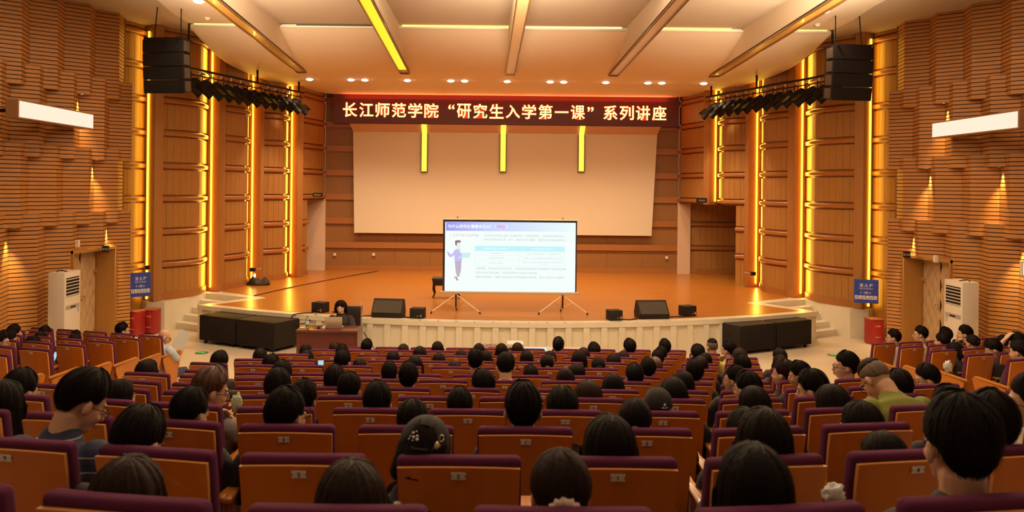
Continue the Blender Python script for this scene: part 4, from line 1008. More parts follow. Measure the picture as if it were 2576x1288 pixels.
def seat(x, y, z, rz, num, label, group, full=True):
    t = thing('auditorium_seat', label, 'auditorium seat', (x, y, z), rz, group)
    addobj('back_shell', M_SHELL, t); addobj('back_cushion', M_CUSH, t)
    if num:
        p = addobj('number_plate', M_PLATE, t); addobj('digit', digit_mesh(num), p)
    addobj('seat_cushion', M_PAN, t)
    if full: addobj('seat_board', M_PANB, t)
    for m in M_SIDES: addobj('side_panel', m, t)
    return t
LEFT = [-2.74, -3.05, -3.32, -3.35, -3.45, -3.5, -3.6, -3.65, -3.75, -3.8, -3.8, -3.8, -3.8]
RIGHT = [3.80, 4.02, 4.05, 3.98, 4.0, 4.05, 4.3, 4.6, 4.6, 4.6, 4.6, 4.6, 4.6]
for k in range(13):
    off = .48 if k % 2 else .205
    us = []
    for j in range(-10, 12):
        u = off + .56 * j; x, y, a = row_pt(k, u)
        if x - .24 < LEFT[k] or x + .24 > RIGHT[k]: continue
        px = VX + x * F / y
        if px < -170 * max(1, 4 / y) or px > 2576 + 170 * max(1, 4 / y): continue
        us.append((j, x, y, a))
    for i, (j, x, y, a) in enumerate(us):
        num = 1 + 2 * (-j) if j <= 0 else 2 * j
        seat(x, y, ROWZ[k], a, num, f'orange and purple seat, {ORD[i+1]} from the left in the {ORD[k+1]} centre row from the stage', f'seats in centre row {k + 1} from the stage', k > 6)
WING = {}
for side in (0, 1):
    for k in range(6):
        n = 0
        for j in range(5):
            x = -5.60 - .56 * j * math.cos(WR); y = wing_y(k) + .56 * j * math.sin(WR)
            if x < -8.1 + .2 * (k > 3): continue
            px = VX + (pm((x, y))[0] if side else x) * F / y
            if px < -60 or px > 2640: continue
            X = pm((x, y))[0] if side else x
            seat(X, y, .12 * k, WR if side else -WR, (2 * j + 2) if side else (2 * j + 1),
                 f'orange and purple seat, {ORD[j+1]} from the aisle in {ORD[k+1]} {"right" if side else "left"} wing row from the stage', f'seats in the {"right" if side else "left"} wing, row {k + 1} from the stage', True)
# ================================================================ PEOPLE
def ev(mb, voxel, smooth_it, mats, factor=.5):
    """one continuous surface from overlapping closed pieces"""
    me = mb.mesh('tmp', mats); o = bpy.data.objects.new('tmp', me); COL.objects.link(o)
    m = o.modifiers.new('r', 'REMESH'); m.mode = 'VOXEL'; m.voxel_size = voxel; m.use_smooth_shade = True
    if smooth_it: s = o.modifiers.new('s', 'SMOOTH'); s.iterations = smooth_it; s.factor = factor
    dg = bpy.context.evaluated_depsgraph_get(); dg.update()
    r = bpy.data.meshes.new_from_object(o.evaluated_get(dg)); bpy.data.objects.remove(o); bpy.data.meshes.remove(me)
    r.materials.clear()
    for x in mats: r.materials.append(x)
    return r
def join_extra(me, extra):
    """append small extra pieces (eyes, lips, brows) to a mesh"""
    b = bmesh.new(); b.from_mesh(me); v0 = len(b.verts); vs = [b.verts.new(v) for v in extra.v]
    for f, m in zip(extra.f, extra.m):
        try: nf = b.faces.new([vs[i] for i in f]); nf.material_index = m; nf.smooth = True
        except ValueError: pass
    b.to_mesh(me); b.free(); me.update(); return me
NECK = Vector((0, -.005, .555))
def lean_M(lean): return Matrix.Rotation(-R(lean), 4, 'X')
def head_M(yaw, pitch, lean=0, roll=0):
    n = lean_M(lean) @ NECK
    h = Matrix.Translation(n) @ Matrix.Rotation(R(yaw), 4, 'Z') @ Matrix.Rotation(R(roll), 4, 'Y') @ Matrix.Rotation(-R(pitch), 4, 'X') @ Matrix.Translation((0, .018, .118))
    return h
ARMS = {   # elbow, wrist, hand direction for left (x < 0) and right
 'lap': (((-.245, .03, .24), (-.13, .25, .17), (-.05, .34, .155)), ((.245, .03, .24), (.13, .25, .17), (.05, .34, .155))),
 'chin': (((-.245, .03, .24), (-.13, .25, .17), (-.05, .34, .155)), ((.20, .20, .26), (.10, .24, .50), (.06, .19, .58))),
 'chinl': (((-.20, .20, .26), (-.10, .24, .50), (-.06, .19, .58)), ((.245, .03, .24), (.13, .25, .17), (.05, .34, .155))),
 'paper': (((-.20, .16, .28), (-.10, .36, .40), (-.07, .44, .43)), ((.20, .16, .28), (.14, .36, .40), (.11, .44, .43))),
 'desk': (((-.25, .10, .28), (-.12, .33, .34), (-.06, .42, .35)), ((.25, .10, .28), (.16, .33, .34), (.10, .42, .35))),
 'phone': (((-.22, .10, .26), (-.07, .28, .33), (-.03, .36, .36)), ((.22, .10, .26), (.09, .28, .33), (.04, .36, .36))),
 'hair': (((-.34, .12, .52), (-.16, .10, .74), (-.08, .08, .78)), ((.245, .03, .24), (.13, .25, .17), (.05, .34, .155)))}
def hand(mb, w, h, side, curl=.6):
    w, h = Vector(w), Vector(h); d = (h - w).normalized(); up = Vector((0, 0, 1)); lat = d.cross(up)
    if lat.length < .2: lat = Vector((1, 0, 0))
    lat.normalize(); up = lat.cross(d).normalized()
    c = w + d * .045
    mb.loft([w - d * .02, w + d * .02, w + d * .06, w + d * .085], [(.024, .018), (.036, .017), (.042, .016), (.040, .013)], 12, True, None, up)
    for i, L in enumerate((.068, .078, .072, .056)):
        b0 = w + d * .082 + lat * (-.030 + .020 * i); a1 = d * math.cos(curl * .5) - up * math.sin(curl * .5); a2 = d * math.cos(curl * 1.3) - up * math.sin(curl * 1.3); a3 = d * math.cos(curl * 2) - up * math.sin(curl * 2)
        p1 = b0 + a1 * L * .45; p2 = p1 + a2 * L * .32; p3 = p2 + a3 * L * .23
        mb.loft([b0 - d * .01, p1, p2, p3], [.0095, .009, .0082, .0072], 8)
    s = -1 if side < 0 else 1
    b0 = w + d * .03 - lat * .03 * 1; t1 = (d * .6 - lat * .65 - up * .3).normalized(); p1 = b0 + t1 * .04; p2 = p1 + (d * .9 - lat * .2 - up * .3).normalized() * .032
    mb.loft([b0, p1, p2], [.013, .0105, .009], 8)
def head_bits(mb, M):
    mb.ball((0, -.012, .03), (.074, .092, .090), 24, M); mb.ball((0, .022, -.02), (.061, .068, .085), 20, M); mb.ball((0, .036, -.076), (.043, .043, .034), 16, M)
    mb.loft([(0, .080, .02), (0, .098, -.012), (0, .103, -.03)], [(.009, .009), (.011, .011), (.016, .012)], 10, True, M)
    mb.ball((0, .076, .024), (.048, .014, .009), 12, M)
    for s in (-1, 1):
        mb.ball((s * .033, .062, -.032), (.022, .022, .02), 12, M)
        mb.ball((0, 0, 0), (.011, .020, .032), 12, M @ T(s * .078, -.008, -.008, s * R(18), R(-8)))
    mb.ball((0, .086, -.060), (.024, .012, .011), 12, M)
def face_extra(M):
    q = MB()
    for s in (-1, 1):
        q.mi(1).ball((s * .031, .0785, -.001), (.0135, .0105, .0085), 14, M)
        q.mi(2).ball((s * .031, .0865, -.001), (.0062, .0032, .0062), 12, M)
        q.mi(0).ball((s * .031, .0795, .006), (.0155, .0112, .0055), 12, M)
        q.mi(2).tube([(s * .014, .089, .021), (s * .031, .090, .0255), (s * .049, .078, .020)], .0028, 6, M)
    q.mi(3).ball((0, .0945, -.0565), (.022, .0075, .0042), 12, M); q.ball((0, .0935, -.0645), (.019, .0075, .0048), 12, M)
    return q
_bc = {}
def body(yaw, pitch, arms, lean=0, hi=False, roll=0, legs=True):
    key = (yaw, pitch, arms, lean, hi, roll)
    if key in _bc: return _bc[key]
    Lm = lean_M(lean); mb = MB(); H = head_M(yaw, pitch, lean, roll)
    def P(p): return tuple(Lm @ Vector(p))
    def torso(q, g):
        q.loft([P((0, 0, .02)), P((0, -.01, .14)), P((0, -.02, .28)), P((0, -.015, .40)), P((0, -.01, .475)), P((0, -.005, .515))], [(.165 + g, .115 + g), (.15 + g, .11 + g), (.145 + g, .10 + g), (.175 + g, .105 + g), (.165 + g, .085 + g), (.085 + g, .055 + g)], 18)
        for s in (-1, 1): q.ball(P((s * .165, -.005, .462)), .058 + g, 14)
    torso(mb, 0)
    hc = H @ Vector((0, -.022, -.06))
    mb.loft([P((0, -.01, .48)), P((0, -.008, .54)), tuple(hc)], [(.062, .058), (.054, .054), (.056, .058)], 14)
    head_bits(mb, H)
    cl = MB(); torso(cl, .013); cl.loft([P((0, -.008, .47)), P((0, -.008, .53))], [(.078, .072), (.066, .063)], 14, False)
    for si, (el, wr, hd) in enumerate(ARMS[arms]):
        s = -1 if si == 0 else 1
        el, wr, hd = P(el), P(wr), P(hd)
        if arms in ('chin', 'chinl') and si == (1 if arms == 'chin' else 0):
            hd = tuple(H @ Vector((s * .05, .085, -.085))); wr = tuple(Vector(hd) + (Vector(el) - Vector(hd)).normalized() * .10)
        if arms == 'hair' and si == 0: hd = tuple(H @ Vector((-.05, .02, .15))); wr = tuple(Vector(hd) + (Vector(el) - Vector(hd)).normalized() * .11)
        sh = P((s * .185, -.005, .455))
        mb.loft([sh, tuple((Vector(sh) + Vector(el)) / 2), el, tuple((Vector(el) * .6 + Vector(wr) * .4)), wr], [.050, .044, .038, .036, .024], 12)
        hand(mb, wr, hd, s)
        m_ = Vector(sh).lerp(Vector(el), .82)
        cl.loft([sh, tuple(Vector(sh).lerp(Vector(el), .5)), tuple(m_)], [.066, .064, .062], 12, False)
    tr = MB()
    for s in (-1, 1):
        hip, kn, an = (s * .085, .02, .045), (s * .13, .44, .055), (s * .13, .42, -.36)
        mb.loft([hip, ((s * .11, .24, .055)), kn, (s * .13, .46, -.10), an], [.085, .075, .056, .052, .036], 12)
        mb.loft([(s * .13, .40, -.375), (s * .135, .50, -.385), (s * .14, .60, -.39)], [(.035, .03), (.04, .028), (.036, .018)], 10)
        tr.loft([hip, (s * .11, .24, .055), kn, (s * .13, .46, -.10), (s * .13, .42, -.34)], [.102, .09, .07, .066, .055], 12)
    tr.loft([(0, -.01, .0), (0, -.01, .12)], [(.17, .12), (.165, .125)], 16)
    me = ev(mb, .0055 if hi else .0095, 3 if hi else 2, [SKIN, EYEW, INK, LIP])
    join_extra(me, face_extra(H))
    shirt = ev(cl, .009 if hi else .015, 3, [CLOTH['white']]); trs = ev(tr, .016, 3, [CLOTH['denim']])
    _bc[key] = (me, shirt, trs, H); return _bc[key]
def tab(a, t):
    for (x0, y0), (x1, y1) in zip(t, t[1:]):
        if a <= x1: return y0 + (y1 - y0) * (a - x0) / (x1 - x0)
    return t[-1][1]
_hc = {}
def hair(kind, seed, m):
    key = (kind, seed, m.name)
    if key in _hc: return _hc[key]
    rnd = random.Random(seed * 31 + len(kind)); so = Vector((seed * 3.1, seed * 1.7, 0))
    short = kind in ('S', 'M', 'P', 'U')
    te = {'S': [(0, 151), (35, 146), (58, 122), (78, 99), (95, 93), (112, 92), (128, 72), (180, 62)], 'M': [(0, 149), (35, 144), (58, 124), (78, 103), (95, 95), (115, 90), (132, 74), (180, 66)],
          'P': [(0, 116), (50, 112), (78, 98), (95, 92), (115, 84), (132, 66), (180, 56)], 'U': [(0, 112), (50, 110), (78, 98), (95, 92), (115, 84), (132, 66), (180, 56)],
          'Z': [(0, 120), (60, 112), (85, 92), (110, 82), (132, 66), (180, 56)], 'ZT': [(0, 58), (70, 56), (110, 58), (180, 58)], 'SC': [(0, 116), (70, 108), (88, 92), (115, 84), (180, 62)]}.get(kind)
    thk = {'S': .025, 'M': .029, 'P': .012, 'U': .012, 'Z': .0035, 'ZT': .016, 'L': .017, 'B': .018, 'SC': .008}[kind]
    end = {'S': .0035, 'M': .004, 'P': .009, 'U': .009, 'Z': .001, 'ZT': .003, 'SC': .004}.get(kind, .0)
    rough = {'M': 2.6, 'S': 1.9}.get(kind, .8)
    C = Vector((0, -.010, .024)); RX_, RY_, RZ_ = (.0755, .094, .094) if kind in 'SMZT' or kind in ('ZT', 'SC') else (.078, .097, .098)
    DROP_ = {'L': -.36, 'B': -.115}.get(kind)
    def surf(phi, s, extra=0):
        a = abs(math.degrees(phi)); a = min(a, 360 - a)
        nz = noise.noise(Vector((math.sin(phi) * 4, math.cos(phi) * 4, s * 1.6)) + so) * .006 * rough + noise.noise(Vector((math.sin(phi) * 15, math.cos(phi) * 15, s * 2)) + so) * .003 * rough
        nz *= min(1, s * 4 + .25)
        if te:
            th = R(tab(a, te)) * s + R(3) * math.sin(phi * 7 + seed) * s * (.6 if kind in 'SM' else .2)
            k = (thk * (max(0, 1 - min(1, s) ** 1.6) ** 1.25 if kind in 'SM' else max(0, math.cos(min(1, s) * math.pi / 2)) ** .5) + end) * (1.25 if a > 120 and kind in ('S', 'M') else 1) + nz * (1 - .6 * s) + extra
            d = Vector((math.sin(th) * math.sin(phi), -math.sin(th) * math.cos(phi), math.cos(th)))
            return Vector((d.x * RX_, d.y * RY_, d.z * RZ_)) + C + d * k
        te2 = tab(a, [(0, 92), (96, 90), (115, 66), (150, 52), (180, 46)]); drop = tab(a, [(0, 1), (84, 1), (96, .85), (105, .1), (112, 0), (180, 0)])
        zdrop = (C.z - DROP_) * drop; arc = .155 * te2 / 90; tot = arc + zdrop; l = s * tot
        if l < arc:
            th = R(te2) * l / arc; d = Vector((math.sin(th) * math.sin(phi), -math.sin(th) * math.cos(phi), math.cos(th)))
            return Vector((d.x * RX_, d.y * RY_, d.z * RZ_)) + C + d * (thk * (.85 + .15 * math.sin(th)) + nz + extra)
        th = R(te2); d = Vector((math.sin(th) * math.sin(phi), -math.sin(th) * math.cos(phi), 0)); p0 = Vector((d.x * RX_, d.y * RY_, 0)) + C + d * thk
        q = (l - arc) / max(.001, zdrop); w = 1 + (.26 if kind == 'L' else .06) * q - (.25 * max(0, q - .85) / .15 * (kind == 'B'))
        return Vector((p0.x * w, C.y + (p0.y - C.y) * (1 + .02 * q), C.z - (l - arc))) + d * (nz + extra) * (1 + q)
    na, ns = 96, 22; q = MB(); vs = []
    for i in range(ns + 1):
        for j in range(na): vs.append(surf(-math.pi + 2 * math.pi * j / na, max(.015, i / ns)))
    for j in range(na):      # tuck the ends in
        p = surf(-math.pi + 2 * math.pi * j / na, 1.0); c = Vector((0, -.01, p.z - .002)); vs.append(p.lerp(c, .16 if not te else .10))
    fs = [(i * na + j, i * na + (j + 1) % na, (i + 1) * na + (j + 1) % na, (i + 1) * na + j) for i in range(ns + 1) for j in range(na)]
    fs.append([j for j in range(na)]); q.add(vs, fs)
    nr = {'Z': 0, 'L': 420, 'B': 300, 'M': 900, 'S': 900}.get(kind, 160)
    for _ in range(nr):
        phi = rnd.uniform(-math.pi, math.pi); s0 = rnd.uniform(.02, .75); s1 = min(1.03, s0 + rnd.uniform(.2, .45)); lift = rnd.uniform(.001, .004) * (2.4 if kind == 'M' else 1.8 if kind == 'S' else 1)
        w = rnd.uniform(.0012, .0026); dr = rnd.uniform(-.25, .25) * (2 if kind == 'M' else 1); pv = []
        for i in range(5):
            u = i / 4; s = s0 + (s1 - s0) * u; ph = phi + dr * u * (s1 - s0); p = surf(ph, s, lift * (.2 + u * u * 1.5)); wd = w * (1 - .85 * u); tn = Vector((math.cos(ph), math.sin(ph), 0))
            pv += [p - tn * wd, p + tn * wd]
        q.add(pv, [(2 * i, 2 * i + 1, 2 * i + 3, 2 * i + 2) for i in range(4)])
    if kind in ('L', 'B', 'P', 'U'):
        pass
    me = q.mesh('hair', [m], True); _hc[key] = me; return me
def tail_mesh(m, long=True):
    q = MB(); pts = [(0, -.105, -.005), (0, -.135, -.015), (0, -.150, -.06), (.004, -.150, -.14), (.006, -.140, -.24 if long else -.19)]
    q.loft(pts, [.020, .030, .036, .030, .012], 16)
    rnd = random.Random(4)
    for _ in range(90):
        a = rnd.uniform(0, 6.28); P = [Vector(p) + Vector((math.cos(a), math.sin(a), 0)) * r for p, r in zip(pts, (.016, .031, .038, .033, .02))]; pv = []
        for i, p in enumerate(P): w = .0018 * (1 - i / 5); pv += [p - Vector((math.sin(a), 0, 0)) * w - Vector((0, w, 0)), p + Vector((math.sin(a), 0, 0)) * w + Vector((0, w, 0))]
        q.add(pv, [(2 * i, 2 * i + 1, 2 * i + 3, 2 * i + 2) for i in range(4)])
    return q.mesh('ponytail', [m], True)
def cap_parts(par, M, deco='a'):
    def mk(name, q, mt, sm=True): o = q.build(name, mt, par, sm); o.matrix_local = M; return o
    CAPM = mat('black cap twill', (.016, .012, .013), .85, bump=.2, nscale=120)
    C = Vector((0, -.010, .030)); q = MB(); na, ns = 48, 12; vs = []
    for i in range(ns + 1):
        for j in range(na):
            ph = 2 * math.pi * j / na; a = abs(math.degrees(ph)); a = min(a, 360 - a)
            lim = tab(a, [(0, 62 if deco == 'a' else 100), (26, 64 if deco == 'a' else 100), (40, 100), (80, 98), (180, 82)])
            th = R(lim) * max(.02, i / ns); d = Vector((math.sin(th) * math.sin(ph), -math.sin(th) * math.cos(ph), math.cos(th)))
            vs.append(C + Vector((d.x * .097, d.y * .114, d.z * .112)) + d * (.0015 * math.cos(ph * 6)))
    q.add(vs, [(i * na + j, i * na + (j + 1) % na, (i + 1) * na + (j + 1) % na, (i + 1) * na + j) for i in range(ns) for j in range(na)] + [list(range(na))])
    q.ball((C.x, C.y, C.z + .113), (.008, .008, .005), 10); crown = mk('cap_crown', q, CAPM)
    q = MB(); pv = []
    for i in range(13):
        a = R(-62 + 124 * i / 12)
        for r in (0, 1): pv.append((math.sin(a) * (.094 + .012 * r), .0 + math.cos(a) * (.104 + .070 * r * math.cos(a) ** .5 if math.cos(a) > 0 else .104), .034 - .02 * r - .03 * math.sin(a) ** 2))
    q.add(pv, [(2 * i, 2 * i + 1, 2 * i + 3, 2 * i + 2) for i in range(12)]); mk('cap_brim', q, CAPM)
    q = MB(); rn = random.Random(2)
    sp_ = [(-.035, .045), (-.025, .052), (-.03, .030), (-.018, .036), (-.042, .032), (-.045, .022), (-.03, .018), (-.015, .024)] if deco == 'a' else [(.02, .035), (.03, .040), (.008, .02), (.022, .018), (.038, .02), (.025, .047), (.018, .043)]
    for x, z in sp_:
        y = -.010 - .114 * math.sqrt(max(0, 1 - (x / .097) ** 2 - ((z - .03) / .112) ** 2)); q.ball((x, y - .001, z), (.0055 * rn.uniform(.6, 1.3), .003, .0045 * rn.uniform(.7, 1.4)), 8)
    o = mk('cap_emblem', q, WHITEP); o['label'] = 'small white embroidered specks'
    if deco == 'a':
        q = MB(); q.rbox(-.011, .011, -.004, .004, -.013, .013, .002, T(.055, -.098, .022, R(30), 0, R(30))); q.tube([(.066 + .008 * math.cos(R(a)), -.094 + .003 * math.cos(R(a)), .052 + .012 * math.sin(R(a))) for a in range(0, 361, 30)], .002, 6)
        o = mk('cap_buckle', q, mat('gold buckle', (.75, .6, .4), .25, metal=1)); o['label'] = 'metal strap buckle'
        q = MB(); q.tube([(-.05, -.103, .0), (-.02, -.124, -.012), (.02, -.124, -.008), (.055, -.101, .01)], .006, 6); mk('cap_strap', q, CAPM)
def put(parent, name, me, M, m=None):
    o = addobj(name, me, parent); o.matrix_local = M
    if m: o.material_slots[0].link = 'OBJECT'; o.material_slots[0].material = m
    return o
_pc = {}
def cached(name, fn):
    if name not in _pc: _pc[name] = fn()
    return _pc[name]
def glasses_mesh():
    q = MB()
    for s in (-1, 1):
        q.tube([(s * .033 + .021 * math.cos(R(a)), .098, -.002 + .017 * math.sin(R(a))) for a in range(0, 361, 24)], .0018, 6); q.tube([(s * .054, .098, .004), (s * .074, .08, .004), (s * .080, -.005, .0), (s * .080, -.02, -.01)], .0018, 6)
    q.tube([(-.012, .099, .002), (.012, .099, .002)], .0018, 6); return q.mesh('glasses', [BLACKM], True)
HN = {'S': 'short black hair', 'M': 'tousled black hair', 'L': 'long black hair', 'B': 'chin-length black hair', 'P': 'black ponytail', 'U': 'pinned-up black hair', 'Z': 'cropped hair and shaved sides', 'C': 'black cap', 'K': 'black cap over short hair', 'X': 'bald head'}
def person(pos, zt, s, rz, kind, yaw=0, pitch=0, shirt='black', arms='lap', lean=0, hi=False, glasses=False, hairm=None, label='', group=None, seed=0, roll=0, trousers='denim', scrunch=None):
    me, sh, trs, H = body(yaw, pitch, arms, lean, hi, roll)
    hm = hairm or HAIRB
    top = (H @ Vector((0, -.01, .145))).z; hc = H @ Vector((0, 0, .03))
    t = thing('person', label, 'person', (0, 0, 0), rz, group)
    Rz = Matrix.Rotation(rz, 4, 'Z'); o = Rz @ (Vector((hc.x, hc.y, 0)) * s)
    t.location = (pos[0] - o.x, pos[1] - o.y, zt - top * s); t.scale = (s, s, s)
    I = Matrix.Identity(4)
    put(t, 'body', me, I); put(t, 'shirt', sh, I, CLOTH[shirt]); put(t, 'trousers', trs, I, CLOTH[trousers])
    if kind in 'SMLBPU': put(t, 'hair', hair(kind, seed % 3, hm), H)
    if kind == 'P': put(t, 'ponytail', cached('tail' + hm.name, lambda: tail_mesh(hm)), H); tie = MB().tube([(.024 * math.cos(R(a)), -.128 + .006 * math.sin(R(a)), -.008 + .024 * math.sin(R(a))) for a in range(0, 361, 30)], .006, 8).build('hair_tie', mat('tan hair tie', (.4, .22, .08), .7), t, True); tie.matrix_local = H
    if kind == 'U':
        q = MB(); q.ball((0, -.122, .03), (.034, .026, .030), 16); put(t, 'hair_bun', q.mesh('hair_bun', [hm], True), H)
    if kind == 'Z':
        put(t, 'stubble', hair('Z', 0, STUBBLE), H); put(t, 'hair', hair('ZT', 0, hm), H)
    if kind in 'CK':
        put(t, 'hair', hair('B' if kind == 'C' else 'SC', 1, hm), H); cap_parts(t, H, 'a' if kind == 'C' else 'b')
    if glasses: put(t, 'glasses', cached('glasses', glasses_mesh), H)
    if kind == 'L' or (kind == 'B' and seed % 2 == 0):
        def part():
            q = MB(); pv = []
            for i in range(9):
                th = R(4 + 26 * i / 8); d = Vector((.06 * math.sin(i * .5), -math.sin(th), math.cos(th))); p = Vector((d.x * .078, d.y * .097, d.z * .098)) + Vector((0, -.010, .024)) + d * .0195; w = .0010 * math.sin(math.pi * (i + .6) / 9.4)
                pv += [p - Vector((w, 0, 0)), p + Vector((w, 0, 0))]
            q.add(pv, [(2 * i, 2 * i + 1, 2 * i + 3, 2 * i + 2) for i in range(8)]); return q.mesh('hair_parting', [mat('parting skin', (.10, .055, .04), .6)])
        put(t, 'hair_parting', cached('part', part), H)
    return t, H
ROWI = {c: i for i, c in enumerate('LKJIHGFEDCBAZ')}
